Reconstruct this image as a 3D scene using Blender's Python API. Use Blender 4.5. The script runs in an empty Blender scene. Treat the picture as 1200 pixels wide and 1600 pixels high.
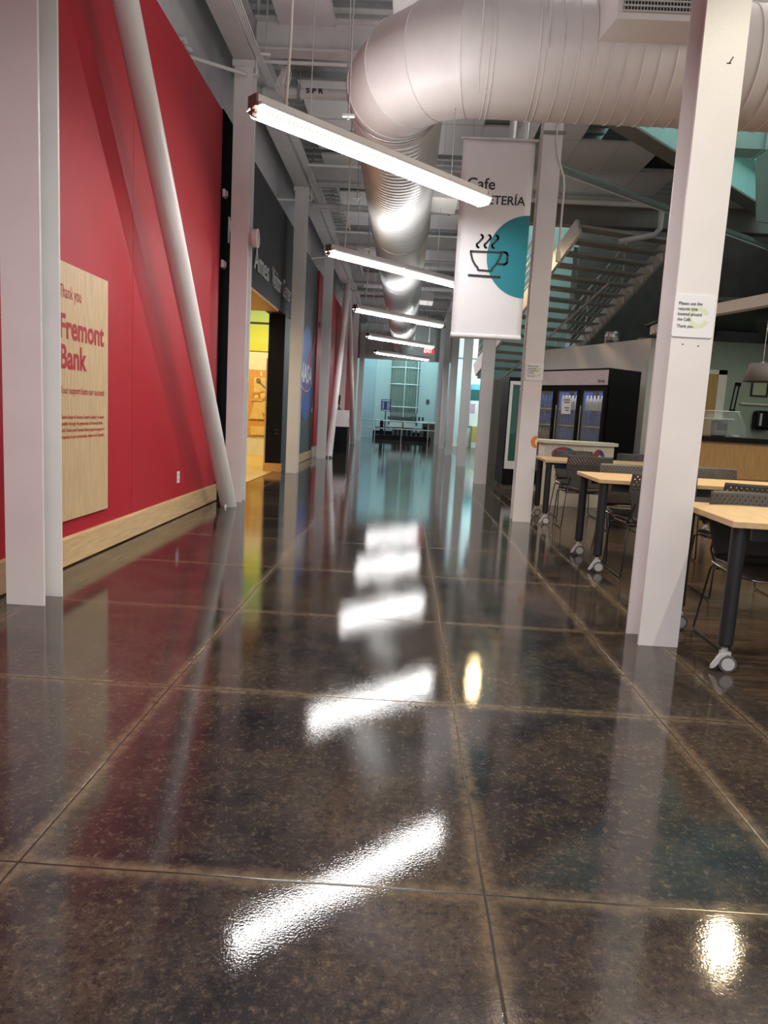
import bpy, bmesh, math, random
from mathutils import Vector, Matrix
random.seed(7)
S = bpy.context.scene
COL = S.collection
PI = math.pi

# ------------------------------------------------------------------ camera
CAM_H = 1.18
pitch, roll, yaw = math.radians(7.852), math.radians(3.16), math.radians(-1.305)
fwd = Vector((math.sin(yaw)*math.cos(pitch), math.cos(yaw)*math.cos(pitch), -math.sin(pitch)))
right0 = Vector((math.cos(yaw), -math.sin(yaw), 0))
down0 = fwd.cross(right0)
cr = math.cos(roll)*right0 - math.sin(roll)*down0
cd = math.sin(roll)*right0 + math.cos(roll)*down0
camd = bpy.data.cameras.new('camera')
cam = bpy.data.objects.new('camera', camd); COL.objects.link(cam)
M = Matrix(((cr.x, -cd.x, -fwd.x, 0), (cr.y, -cd.y, -fwd.y, 0), (cr.z, -cd.z, -fwd.z, CAM_H), (0, 0, 0, 1)))
cam.matrix_world = M
camd.sensor_fit = 'AUTO'; camd.sensor_width = 36.0
camd.lens = 1100.0/1600.0*36.0
camd.clip_start = 0.05; camd.clip_end = 200
S.camera = cam

# ------------------------------------------------------------------ exposure, world, lights
vs = S.view_settings
vs.view_transform = 'Standard'; vs.look = 'None'; vs.gamma = 1.0; vs.use_curve_mapping = False
vs.exposure = 0.42
w = bpy.data.worlds.new('world'); S.world = w; w.use_nodes = True
bg = w.node_tree.nodes['Background']
bg.inputs[0].default_value = (0.95, 0.97, 1.0, 1); bg.inputs[1].default_value = 0.54

def area(name, loc, size, power, col, target=None, rot=None, sy=None, spread=None):
    l = bpy.data.lights.new(name, 'AREA'); l.energy = power; l.color = col
    l.shape = 'RECTANGLE'; l.size = size; l.size_y = sy or size
    if spread: l.spread = spread
    o = bpy.data.objects.new(name, l); COL.objects.link(o); o.location = loc
    if target is not None:
        o.rotation_euler = (Vector(target)-Vector(loc)).to_track_quat('-Z', 'Y').to_euler()
    elif rot: o.rotation_euler = rot
    return o
def spot(name, loc, target, power, col, ang=50, blend=0.6, radius=0.05):
    l = bpy.data.lights.new(name, 'SPOT'); l.energy = power; l.color = col
    l.spot_size = math.radians(ang); l.spot_blend = blend; l.shadow_soft_size = radius
    o = bpy.data.objects.new(name, l); COL.objects.link(o); o.location = loc
    o.rotation_euler = (Vector(target)-Vector(loc)).to_track_quat('-Z', 'Y').to_euler()
    return o
LENS_EMIT = 48.0
# added upward fill lights, no real fixtures, brightening deck and ceiling
area('duct_top_fill', (-0.27, 19.5, 4.93), 0.5, 48, (1, 0.97, 0.95), rot=(PI, 0, 0), sy=24)
area('cross_duct_fill', (3.2, 6.8, 4.93), 5.0, 35, (1, 0.97, 0.93), rot=(PI, 0, 0), sy=0.4)
area('front_up_fill', (-0.2, 1.5, 3.4), 2.4, 55, (1, 0.97, 0.95), rot=(PI, 0, -PI/4), sy=0.15)
# strip lights of the same row that hang above and behind the photographer
area('strip_light_overhead', (-0.25, 1.5, 3.2), 2.5, 75, (1, 0.98, 0.96), rot=(0, 0, PI/4), sy=0.18)
area('strip_light_behind', (-0.25, -3.2, 3.2), 2.5, 75, (1, 0.98, 0.96), rot=(0, 0, PI/4), sy=0.18)
# cafe track lights (warm)
spot('track_light_front', (2.5, 1.45, 4.7), (1.5, 3.8, 1.0), 235, (1, 0.93, 0.72), 62, 0.5, 0.03)
spot('track_light_tables', (3.25, 6.1, 3.6), (2.4, 4.9, 0.3), 190, (1, 0.78, 0.45), 110, 0.8, 0.055)
spot('track_light_rear', (1.75, 14.9, 4.5), (2.8, 11.6, 1.9), 300, (1, 0.72, 0.35), 80, 0.8, 0.11)
spot('wall_washer', (1.2, 9.0, 3.7), (-2.3, 6.9, 2.1), 240, (1, 0.93, 0.88), 60, 0.9, 0.03)
# exhibit room behind the left opening, warm
area('exhibit_room_light', (-3.7, 15.0, 3.9), 1.2, 110, (1, 0.80, 0.40), target=(-3.7, 17.4, 1.0))
area('exhibit_entry_light', (-3.6, 12.0, 2.8), 0.8, 25, (1, 0.75, 0.40), target=(-3.6, 12.0, 0))
# daylight lobby at the end of the corridor
area('lobby_skylight', (0.0, 34.2, 6.3), 3.4, 300, (0.60, 0.95, 0.95), target=(0, 35.5, 0))
area('side_hall_daylight', (4.0, 28.6, 4.6), 2.5, 230, (0.70, 0.97, 0.97), target=(3.4, 30.4, 1.0))
# stairwell and skylight on the right
area('stairwell_skylight', (2.9, 16.6, 8.2), 2.2, 170, (0.70, 0.97, 0.92), target=(2.9, 17.2, 0))
area('roof_light', (6.4, 10.2, 8.4), 2.6, 70, (0.62, 1.0, 0.93), target=(4.6, 11.4, 5.2))
area('servery_light', (5.6, 11.2, 2.7), 0.9, 8, (0.85, 1.0, 0.80), target=(5.6, 11.6, 0))
area('cafe_fill_light', (6.0, 5.0, 4.6), 2.2, 150, (1, 0.90, 0.72), target=(4.6, 6.0, 0))  # unseen area light, added to brighten the tables and bulkhead

# ------------------------------------------------------------------ materials
def nodes_of(m):
    m.use_nodes = True
    return m.node_tree, m.node_tree.nodes['Principled BSDF']
def mat(name, col, rough=0.5, metal=0.0, var=0.06, scale=6.0, bump=0.0, bscale=80.0, stretch=(1, 1, 1), spec=0.5, emit=0.0, emit_col=None, coat=0.0):
    m = bpy.data.materials.new(name); nt, b = nodes_of(m); N = nt.nodes; L = nt.links
    tc = N.new('ShaderNodeTexCoord'); mp = N.new('ShaderNodeMapping'); mp.inputs['Scale'].default_value = stretch
    L.new(tc.outputs['Object'], mp.inputs['Vector'])
    nz = N.new('ShaderNodeTexNoise'); nz.inputs['Scale'].default_value = scale; nz.inputs['Detail'].default_value = 5
    L.new(mp.outputs[0], nz.inputs['Vector'])
    r = N.new('ShaderNodeValToRGB')
    c = Vector(col)
    r.color_ramp.elements[0].position = 0.3; r.color_ramp.elements[1].position = 0.7
    r.color_ramp.elements[0].color = (*[max(0, x*(1-var)) for x in c], 1)
    r.color_ramp.elements[1].color = (*[min(1, x*(1+var)) for x in c], 1)
    L.new(nz.outputs['Fac'], r.inputs[0]); L.new(r.outputs[0], b.inputs['Base Color'])
    b.inputs['Roughness'].default_value = rough; b.inputs['Metallic'].default_value = metal
    b.inputs['Specular IOR Level'].default_value = spec
    if coat: b.inputs['Coat Weight'].default_value = coat
    if bump:
        n2 = N.new('ShaderNodeTexNoise'); n2.inputs['Scale'].default_value = bscale; n2.inputs['Detail'].default_value = 3
        L.new(mp.outputs[0], n2.inputs['Vector'])
        bp = N.new('ShaderNodeBump'); bp.inputs['Strength'].default_value = bump; bp.inputs['Distance'].default_value = 0.01
        L.new(n2.outputs['Fac'], bp.inputs['Height']); L.new(bp.outputs[0], b.inputs['Normal'])
    if emit:
        b.inputs['Emission Color'].default_value = (*(emit_col or col), 1); b.inputs['Emission Strength'].default_value = emit
    return m

white = mat('white_steel_paint', (0.74, 0.71, 0.70), 0.42, var=0.04, scale=3, bump=0.05, bscale=60)
pipe_white = mat('white_pipe_paint', (0.66, 0.65, 0.65), 0.45, var=0.05)
duct_white = mat('white_duct_paint', (0.70, 0.67, 0.66), 0.42, var=0.03)
duct_metal = mat('spiral_duct_metal', (0.86, 0.86, 0.86), 0.33, metal=0.35, var=0.05, scale=3)
red = mat('red_wall_paint', (0.42, 0.016, 0.030), 0.50, var=0.05, scale=2, spec=0.3)
black_wall = mat('black_wall_paint', (0.020, 0.021, 0.024), 0.55, var=0.1, spec=0.3)
slate_wall = mat('slate_wall_paint', (0.055, 0.075, 0.085), 0.5, var=0.08)
grey_wall = mat('grey_upper_wall', (0.50, 0.50, 0.52), 0.6, var=0.05)
maple = mat('maple_wood', (0.60, 0.42, 0.23), 0.45, var=0.14, scale=7, stretch=(6, 0.6, 6))
maple_side = mat('maple_wood_upright', (0.60, 0.43, 0.25), 0.45, var=0.13, scale=9, stretch=(6, 6, 0.5))
counter_wood = mat('oak_counter_front', (0.52, 0.30, 0.11), 0.45, var=0.16, scale=8, stretch=(7, 7, 0.4))
orange_wood = mat('orange_plywood', (0.66, 0.34, 0.10), 0.45, var=0.15, scale=6, stretch=(5, 1, 5))
pale_wood = mat('pale_plywood', (0.78, 0.55, 0.22), 0.5, var=0.1, scale=8)
tile_mat = mat('grey_ceiling_tile', (0.60, 0.58, 0.59), 0.85, var=0.06, scale=40)
deck_mat = mat('grey_metal_deck', (0.50, 0.50, 0.50), 0.6, var=0.08)
shade_joint_black = mat('void_shade_joint_black', (0.02, 0.02, 0.02), 0.9)  # near-black: shade of openings put into colour, also the counter joint
beam_mat = mat('grey_steel_beam', (0.52, 0.50, 0.50), 0.5, var=0.06)
taupe_beam = mat('taupe_steel_beam', (0.22, 0.20, 0.18), 0.5, var=0.06)
teal_light_tint = mat('teal_tinted_steel', (0.45, 0.70, 0.66), 0.45, var=0.05)  # teal skylight tint put into the steel colour
black = mat('black_plastic', (0.014, 0.014, 0.015), 0.35, var=0.1)
gloss_black = mat('black_steel_enamel', (0.006, 0.006, 0.007), 0.45, var=0.1, spec=0.18)
leg_mat = mat('black_powder_coat', (0.018, 0.021, 0.025), 0.38, var=0.1)
chair_mat = mat('charcoal_chair_shell', (0.070, 0.065, 0.060), 0.5, var=0.06, scale=20)
chrome = mat('dark_chrome_rod', (0.45, 0.44, 0.43), 0.25, metal=1.0)
silver = mat('silver_metal', (0.62, 0.62, 0.62), 0.3, metal=0.9)
grey_plastic = mat('grey_plastic', (0.50, 0.50, 0.50), 0.4)
dark_grey = mat('dark_grey_rubber', (0.10, 0.10, 0.10), 0.6)
cloth = mat('white_banner_vinyl', (0.72, 0.71, 0.73), 0.5, var=0.02)
teal = mat('teal_print', (0.012, 0.21, 0.26), 0.5, var=0.03)
ink = mat('black_print', (0.012, 0.013, 0.016), 0.5)
red_ink = mat('red_print', (0.42, 0.015, 0.025), 0.5)
green_ink = mat('dark_green_print', (0.05, 0.07, 0.035), 0.5)
lime_ink = mat('pale_green_print', (0.68, 0.72, 0.52), 0.5)
sign_white = mat('white_sign_plastic', (0.78, 0.79, 0.80), 0.4, var=0.02)
letter_white = mat('brushed_white_letter', (0.80, 0.80, 0.80), 0.4)
lens_mat = mat('lit_prismatic_lens', (0.9, 0.9, 0.9), 0.3, emit=LENS_EMIT, emit_col=(1, 0.985, 0.97))
def lens_glow(m):
    nt = m.node_tree; N = nt.nodes; L = nt.links; b = N['Principled BSDF']
    tc = N.new('ShaderNodeTexCoord'); sp = N.new('ShaderNodeSeparateXYZ'); L.new(tc.outputs['Object'], sp.inputs[0])
    ab = N.new('ShaderNodeMath'); ab.operation = 'ABSOLUTE'; L.new(sp.outputs['Y'], ab.inputs[0])
    mr = N.new('ShaderNodeMapRange'); mr.interpolation_type = 'SMOOTHSTEP'
    for k, v in (('From Min', 0.040), ('From Max', 0.070), ('To Min', LENS_EMIT), ('To Max', 0.72)): mr.inputs[k].default_value = v
    L.new(ab.outputs[0], mr.inputs['Value'])
    wv_ = N.new('ShaderNodeMath'); wv_.operation = 'PINGPONG'; wv_.inputs[1].default_value = 0.018; L.new(sp.outputs['X'], wv_.inputs[0])
    m2 = N.new('ShaderNodeMapRange'); m2.inputs['From Max'].default_value = 0.018; m2.inputs['To Min'].default_value = 0.62; m2.inputs['To Max'].default_value = 1.25; L.new(wv_.outputs[0], m2.inputs['Value'])
    mu = N.new('ShaderNodeMath'); mu.operation = 'MULTIPLY'; L.new(mr.outputs[0], mu.inputs[0]); L.new(m2.outputs[0], mu.inputs[1]); L.new(mu.outputs[0], b.inputs['Emission Strength'])
lens_glow(lens_mat)
exit_mat = mat('lit_exit_letters', (0.9, 0.5, 0.5), 0.4, emit=1.3, emit_col=(1, 0.55, 0.52))
exit_box = mat('lit_red_exit_face', (0.6, 0.02, 0.03), 0.4, emit=0.9, emit_col=(1, 0.02, 0.05))
cream = mat('cream_panel', (0.80, 0.76, 0.62), 0.5)
pale_teal = mat('pale_lobby_wall', (0.62, 0.74, 0.76), 0.5, var=0.03)
blue_grey = mat('blue_grey_column', (0.36, 0.46, 0.52), 0.4, var=0.05)
concrete = mat('dark_concrete', (0.048, 0.041, 0.036), 0.75, var=0.25, scale=3, bump=0.3, bscale=20)
bulk_mat = mat('white_bulkhead_paint', (0.72, 0.69, 0.65), 0.5, var=0.03)
green_wall = mat('sage_green_wall', (0.30, 0.36, 0.29), 0.6, var=0.04)
stair_mat = mat('grey_stair_steel', (0.55, 0.54, 0.50), 0.5, var=0.06)
tread_mat = mat('stair_tread_concrete', (0.38, 0.37, 0.33), 0.6, var=0.08)
yellow_wood = mat('yellow_wood_door', (0.45, 0.27, 0.07), 0.5, var=0.15, stretch=(6, 6, 0.5))
lampshade = mat('grey_fabric_shade', (0.16, 0.145, 0.14), 0.8)
blue_print = mat('blue_bottle_stock', (0.016, 0.06, 0.34), 0.55, var=0.35, scale=14, spec=0.25)
red_print = mat('red_stock', (0.35, 0.02, 0.03), 0.4)
white_print = mat('white_stock', (0.65, 0.65, 0.68), 0.4)
amber_print = mat('amber_stock', (0.20, 0.13, 0.04), 0.4, var=0.3, scale=20)
pink_white = mat('cooler_header_panel', (0.58, 0.50, 0.53), 0.4)
logo_blue = mat('logo_blue', (0.035, 0.10, 0.42), 0.5)
logo_red = mat('logo_red', (0.50, 0.06, 0.06), 0.5)
orange_ink = mat('orange_print', (0.75, 0.22, 0.02), 0.5)
navy = mat('navy_print', (0.025, 0.03, 0.16), 0.4)
yellow_tile = mat('yellow_grid_cabinet', (0.65, 0.52, 0.14), 0.5)
taupe_panel = mat('taupe_panel', (0.20, 0.165, 0.13), 0.6)
brown_cap = mat('brown_end_bracket', (0.16, 0.08, 0.06), 0.5)
green_pipe = mat('pale_green_pipe', (0.28, 0.36, 0.33), 0.4)

def glass_mat(name, col, rough=0.02, alpha=0.25):
    m = bpy.data.materials.new(name); nt, b = nodes_of(m); N = nt.nodes; L = nt.links
    nz = N.new('ShaderNodeTexNoise'); nz.inputs['Scale'].default_value = 2.0
    r = N.new('ShaderNodeMapRange'); r.inputs['To Min'].default_value = rough; r.inputs['To Max'].default_value = rough+0.03
    L.new(nz.outputs['Fac'], r.inputs['Value']); L.new(r.outputs[0], b.inputs['Roughness'])
    b.inputs['Base Color'].default_value = (*col, 1); b.inputs['Alpha'].default_value = alpha
    return m
glass = glass_mat('clear_glass', (0.55, 0.62, 0.60), alpha=0.14)
green_glass = glass_mat('green_glass', (0.04, 0.16, 0.12), alpha=0.75)
tube_glass = glass_mat('lift_shaft_glass', (0.20, 0.25, 0.21), alpha=0.55)

def mural_mat():
    m = bpy.data.materials.new('yellow_green_mural'); nt, b = nodes_of(m); N = nt.nodes; L = nt.links
    tc = N.new('ShaderNodeTexCoord'); sp = N.new('ShaderNodeSeparateXYZ'); L.new(tc.outputs['Object'], sp.inputs[0])
    nz = N.new('ShaderNodeTexNoise'); nz.inputs['Scale'].default_value = 1.2
    mp = N.new('ShaderNodeMapping'); mp.inputs['Scale'].default_value = (1, 1, 6); L.new(tc.outputs['Object'], mp.inputs[0]); L.new(mp.outputs[0], nz.inputs['Vector'])
    ad = N.new('ShaderNodeMath'); ad.operation = 'MULTIPLY_ADD'; ad.inputs[1].default_value = 0.25
    L.new(nz.outputs['Fac'], ad.inputs[0]); L.new(sp.outputs['Z'], ad.inputs[2])
    mr = N.new('ShaderNodeMapRange'); mr.inputs['From Min'].default_value = 0.1; mr.inputs['From Max'].default_value = 1.2; L.new(ad.outputs[0], mr.inputs['Value'])
    r = N.new('ShaderNodeValToRGB'); e = r.color_ramp.elements
    e[0].position = 0; e[0].color = (0.62, 0.62, 0.01, 1); e[1].position = 1; e[1].color = (0.14, 0.34, 0.16, 1)
    x = e.new(0.45); x.color = (0.48, 0.55, 0.03, 1)
    x = e.new(0.25); x.color = (0.55, 0.62, 0.10, 1)
    L.new(mr.outputs[0], r.inputs[0]); L.new(r.outputs[0], b.inputs['Base Color']); b.inputs['Roughness'].default_value = 0.5
    return m
mural = mural_mat()

def floor_mat():
    m = bpy.data.materials.new('polished_stained_concrete'); nt, b = nodes_of(m); N = nt.nodes; L = nt.links
    def math_(op, a=None, bb=None, c=None):
        n = N.new('ShaderNodeMath'); n.operation = op
        for i, v in enumerate((a, bb, c)):
            if v is None: continue
            if isinstance(v, (int, float)): n.inputs[i].default_value = v
            else: L.new(v, n.inputs[i])
        return n.outputs[0]
    def noise(scale, detail=6, rough=0.6, vec=None):
        n = N.new('ShaderNodeTexNoise'); n.inputs['Scale'].default_value = scale; n.inputs['Detail'].default_value = detail; n.inputs['Roughness'].default_value = rough
        L.new(vec or tc.outputs['Object'], n.inputs['Vector']); return n.outputs['Fac']
    def smooth(v, a, bb, lo=0.0, hi=1.0):
        n = N.new('ShaderNodeMapRange'); n.interpolation_type = 'SMOOTHSTEP'
        for k, x in (('From Min', a), ('From Max', bb), ('To Min', lo), ('To Max', hi)): n.inputs[k].default_value = x
        L.new(v, n.inputs['Value']); return n.outputs[0]
    def mix(f, a, bb):
        n = N.new('ShaderNodeMix'); n.data_type = 'RGBA'
        if isinstance(f, float): n.inputs[0].default_value = f
        else: L.new(f, n.inputs[0])
        for i, v in ((6, a), (7, bb)):
            if isinstance(v, tuple): n.inputs[i].default_value = (*v, 1)
            else: L.new(v, n.inputs[i])
        return n.outputs[2]
    tc = N.new('ShaderNodeTexCoord'); sp = N.new('ShaderNodeSeparateXYZ'); L.new(tc.outputs['Object'], sp.inputs[0])
    X, Y = sp.outputs['X'], sp.outputs['Y']
    wob = math_('MULTIPLY', math_('SUBTRACT', noise(2.5, 2), 0.5), 0.012)
    Xw = math_('ADD', X, wob); Yw = math_('ADD', Y, wob)
    d = None
    for xi in (-2.085, -0.92, 0.268, 1.12, 1.50):
        dd = math_('ABSOLUTE', math_('SUBTRACT', Xw, xi)); d = dd if d is None else math_('MINIMUM', d, dd)
    dy = math_('MULTIPLY', math_('PINGPONG', math_('DIVIDE', math_('SUBTRACT', Yw, 1.63-1.178*20), 1.178), 0.5), 1.178)
    incorr = smooth(X, 1.50, 1.505)                       # cross joints stop at the cafe floor
    dy = math_('ADD', dy, incorr)
    d = math_('MINIMUM', d, dy)
    big = noise(0.9, 4); mid = noise(5, 8, 0.7); fine = noise(55, 6, 0.75); mott = noise(26, 8, 0.75)
    c1 = mix(smooth(big, 0.38, 0.64), (0.013, 0.012, 0.015), (0.056, 0.042, 0.032))
    c2 = mix(smooth(mid, 0.40, 0.75, 0, 0.6), c1, (0.070, 0.052, 0.038))
    grain = noise(130, 4, 0.8)
    fleck = math_('MULTIPLY', smooth(fine, 0.47, 0.62), smooth(mott, 0.42, 0.62))
    fleck2 = math_('MULTIPLY', smooth(grain, 0.54, 0.66), smooth(mid, 0.38, 0.66, 0.15, 1.0))
    c3 = mix(math_('MULTIPLY', fleck, 0.45), c2, (0.19, 0.145, 0.095))
    c3 = mix(math_('MULTIPLY', fleck2, 0.42), c3, (0.25, 0.19, 0.125))
    dark = math_('MULTIPLY', smooth(noise(34, 8, 0.8), 0.47, 0.62), 0.7)
    c3 = mix(dark, c3, (0.012, 0.012, 0.015))
    # worn tan edges along the joints, then the dark cut itself
    halo = math_('MULTIPLY', smooth(d, 0.005, 0.050, 1, 0), smooth(mott, 0.30, 0.62, 0.15, 1.0))
    c4 = mix(math_('MULTIPLY', halo, 0.75), c3, (0.16, 0.115, 0.070))
    cut = smooth(d, 0.002, 0.0045, 1, 0)
    c5 = mix(cut, c4, (0.018, 0.014, 0.011))
    # brown plank floor of the cafe
    mp = N.new('ShaderNodeMapping'); mp.inputs['Scale'].default_value = (0.8, 9, 1); L.new(tc.outputs['Object'], mp.inputs[0])
    pl = noise(3.0, 7, 0.65, mp.outputs[0])
    pcol = mix(smooth(pl, 0.35, 0.68), (0.030, 0.020, 0.014), (0.105, 0.066, 0.042))
    py = math_('MULTIPLY', math_('PINGPONG', math_('DIVIDE', math_('ADD', Y, 60.0), 0.19), 0.5), 0.19)
    pcol = mix(smooth(py, 0.001, 0.004, 0.8, 0), pcol, (0.015, 0.010, 0.008))
    cafe = smooth(X, 1.645, 1.650)
    base = mix(cafe, c5, pcol)
    L.new(base, b.inputs['Base Color'])
    rg = smooth(mid, 0.3, 0.7, 0.03, 0.065)
    rg2 = math_('ADD', rg, math_('MULTIPLY', cafe, 0.16))
    L.new(math_('ADD', rg2, math_('MULTIPLY', cut, 0.2)), b.inputs['Roughness'])
    b.inputs['Specular IOR Level'].default_value = 0.55
    b.inputs['IOR'].default_value = 1.55
    h = math_('ADD', math_('MULTIPLY', noise(170, 2, 0.5), 0.00024), math_('MULTIPLY', noise(6, 2, 0.5), 0.0006))
    h = math_('SUBTRACT', h, math_('MULTIPLY', cut, 0.003))
    bp = N.new('ShaderNodeBump'); bp.inputs['Strength'].default_value = 0.55; bp.inputs['Distance'].default_value = 1.0
    L.new(h, bp.inputs['Height']); L.new(bp.outputs[0], b.inputs['Normal'])
    return m
floor_m = floor_mat()

# ------------------------------------------------------------------ mesh helpers
class MB:
    def __init__(s): s.v = []; s.f = []; s.smooth = set()
    def add(s, vs_, fs, smooth=False):
        o = len(s.v); s.v += [tuple(p) for p in vs_]
        for f in fs:
            if smooth: s.smooth.add(len(s.f))
            s.f.append([i+o for i in f])
        return s
    def box(s, lo, hi, rot=None, piv=None):
        x0, y0, z0 = lo; x1, y1, z1 = hi
        P = [Vector(p) for p in ((x0,y0,z0),(x1,y0,z0),(x1,y1,z0),(x0,y1,z0),(x0,y0,z1),(x1,y0,z1),(x1,y1,z1),(x0,y1,z1))]
        if rot is not None:
            c = Vector(piv) if piv else (P[0]+P[6])/2
            R = rot if isinstance(rot, Matrix) else Matrix.Rotation(rot, 3, 'Z')
            P = [R @ (p-c)+c for p in P]
        return s.add(P, [(0,3,2,1),(4,5,6,7),(0,1,5,4),(1,2,6,5),(2,3,7,6),(3,0,4,7)])
    def bar(s, p0, p1, wd, ht, up=(0, 0, 1)):
        p0, p1 = Vector(p0), Vector(p1); d = (p1-p0).normalized(); u = Vector(up)
        a = d.cross(u).normalized()*wd/2; bb = a.cross(d).normalized()*ht/2
        P = [p0-a-bb, p0+a-bb, p0+a+bb, p0-a+bb, p1-a-bb, p1+a-bb, p1+a+bb, p1-a+bb]
        return s.add(P, [(0,1,2,3),(7,6,5,4),(0,4,5,1),(1,5,6,2),(2,6,7,3),(3,7,4,0)])
    def tube(s, path, r, n=8, closed=False, cap=True):
        path = [Vector(p) for p in path]; k = len(path); rings = []
        rr = r if isinstance(r, (list, tuple)) else [r]*k
        prev = None
        for i in range(k):
            if closed: t = path[(i+1) % k]-path[i-1]
            else: t = path[min(i+1, k-1)]-path[max(i-1, 0)]
            t.normalize()
            if prev is None:
                a = t.cross(Vector((0, 0, 1)))
                if a.length < 1e-3: a = t.cross(Vector((0, 1, 0)))
            else: a = prev-t*prev.dot(t)
            a.normalize(); prev = a; bb = t.cross(a)
            rings.append([path[i]+(a*math.cos(2*PI*j/n)+bb*math.sin(2*PI*j/n))*rr[i] for j in range(n)])
        vs_ = [p for g in rings for p in g]; fs = []
        for i in range(k if closed else k-1):
            i2 = (i+1) % k
            for j in range(n): fs.append((i*n+j, i*n+(j+1) % n, i2*n+(j+1) % n, i2*n+j))
        s.add(vs_, fs, True)
        if cap and not closed:
            s.add(rings[0], [tuple(range(n))[::-1]]); s.add(rings[-1], [tuple(range(n))])
        return s
    def cyl(s, p0, p1, r, n=20, r2=None): return s.tube([p0, p1], [r, r if r2 is None else r2], n)
    def lathe(s, prof, n=24, c=(0, 0, 0)):
        vs_ = []; k = len(prof)
        for r, z in prof:
            for j in range(n): vs_.append((c[0]+r*math.cos(2*PI*j/n), c[1]+r*math.sin(2*PI*j/n), c[2]+z))
        fs = [(i*n+j, i*n+(j+1) % n, (i+1)*n+(j+1) % n, (i+1)*n+j) for i in range(k-1) for j in range(n)]
        return s.add(vs_, fs, True)
    def prism(s, poly, f, d):
        """poly: 2-D points; f maps (a,b)->3-D; d: 3-D extrusion vector"""
        d = Vector(d); n = len(poly); A = [Vector(f(a, b)) for a, b in poly]
        P = A+[p+d for p in A]
        return s.add(P, [tuple(range(n))[::-1], tuple(range(n, 2*n))]+[(i, (i+1) % n, n+(i+1) % n, n+i) for i in range(n)])
    def grid(s, rows, smooth=True):
        h, wd = len(rows), len(rows[0])
        return s.add([p for r in rows for p in r], [(i*wd+j, i*wd+j+1, (i+1)*wd+j+1, (i+1)*wd+j) for i in range(h-1) for j in range(wd-1)], smooth)
    def mesh(s, name, merge=False):
        me = bpy.data.meshes.new(name); me.from_pydata(s.v, [], s.f)
        for i in s.smooth: me.polygons[i].use_smooth = True
        me.update()
        bm = bmesh.new(); bm.from_mesh(me)
        if merge: bmesh.ops.remove_doubles(bm, verts=bm.verts, dist=1e-5)
        bmesh.ops.recalc_face_normals(bm, faces=bm.faces); bm.to_mesh(me); bm.free()
        return me
    def build(s, name, m, parent=None, bevel=0.0, solid=0.0, merge=False):
        me = s.mesh(name, merge); me.materials.append(m)
        o = bpy.data.objects.new(name, me); COL.objects.link(o)
        if parent is not None: o.parent = parent
        if solid:
            md = o.modifiers.new('solid', 'SOLIDIFY'); md.thickness = solid; md.offset = 0
        if bevel:
            md = o.modifiers.new('bev', 'BEVEL'); md.width = bevel; md.segments = 2; md.limit_method = 'ANGLE'; md.angle_limit = math.radians(50)
        return o

def tag(o, label, cat, group=None, kind=None):
    o['label'] = label; o['category'] = cat; o['kind'] = kind or 'thing'
    if group: o['group'] = group
    return o
def thing(name, label, cat, loc=(0, 0, 0), rz=0.0, group=None):
    o = bpy.data.objects.new(name, None); COL.objects.link(o)
    o.location = loc; o.rotation_euler = (0, 0, rz); o.empty_display_size = 0.1
    return tag(o, label, cat, group)
def struct(name, mb, m, bevel=0.0):
    o = mb.build(name, m, bevel=bevel); o['kind'] = 'structure'; return o
KIDS = {}
def copy_tree(o, parent=None):
    c = o.copy(); COL.objects.link(c)
    if parent is not None: c.parent = parent
    for ch in [x for x in bpy.data.objects if x.parent == o]: copy_tree(ch, c)
    return c
def dup(o, loc, rz=0.0, label=None):
    c = copy_tree(o); c.location = loc; c.rotation_euler = (0, 0, rz)
    if label: c['label'] = label
    return c

def text_geo(body, bold=0.0):
    cu = bpy.data.curves.new('t', 'FONT'); cu.body = body; cu.size = 1.0; cu.extrude = 0.0; cu.offset = bold; cu.resolution_u = 4
    o = bpy.data.objects.new('t', cu); COL.objects.link(o)
    dg = bpy.context.evaluated_depsgraph_get(); me = bpy.data.meshes.new_from_object(o.evaluated_get(dg))
    V = [tuple(v.co) for v in me.vertices]; F = [tuple(p.vertices) for p in me.polygons]
    bpy.data.objects.remove(o); bpy.data.curves.remove(cu); bpy.data.meshes.remove(me)
    return V, F
CAP = None
def text_on(mb, body, org, xdir, width=None, cap=0.1, bold=0.0, zdir=(0, 0, 1), lift=0.0015):
    """adds lettering to mb: org = start of the baseline; width = total width; cap = capital height"""
    global CAP
    if CAP is None: CAP = max(v[1] for v in text_geo('H')[0])
    V, F = text_geo(body, bold)
    x0 = min(v[0] for v in V); x1 = max(v[0] for v in V)
    sy = cap/CAP; sx = (width/(x1-x0)) if width else sy
    org, xd, zd = Vector(org), Vector(xdir), Vector(zdir); nd = xd.cross(zd)
    P = [org+xd*((v[0]-x0)*sx)+zd*(v[1]*sy)+nd*lift for v in V]
    mb.add(P, F)
    return mb
def stroke(mb, pts, wd, f, lift):
    """flat ribbon with round joins in a plane; f maps (a,b) to 3-D, lift = 3-D offset"""
    lift = Vector(lift)
    for i in range(len(pts)-1):
        a, b_ = Vector(pts[i]), Vector(pts[i+1]); d = (b_-a)
        if d.length < 1e-6: continue
        d.normalize(); n = Vector((-d.y, d.x))*wd/2
        mb.add([Vector(f(*p))+lift for p in (a-n, b_-n, b_+n, a+n)], [(0, 1, 2, 3)])
    for p in pts:
        mb.add([Vector(f(p[0]+wd/2*math.cos(2*PI*j/12), p[1]+wd/2*math.sin(2*PI*j/12)))+lift*1.2 for j in range(12)], [tuple(range(12))])
def arc(cx, cz, r, a0, a1, n=10, rz=None):
    rz = rz or r
    return [(cx+r*math.cos(math.radians(a0+(a1-a0)*i/n)), cz+rz*math.sin(math.radians(a0+(a1-a0)*i/n))) for i in range(n+1)]

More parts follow.
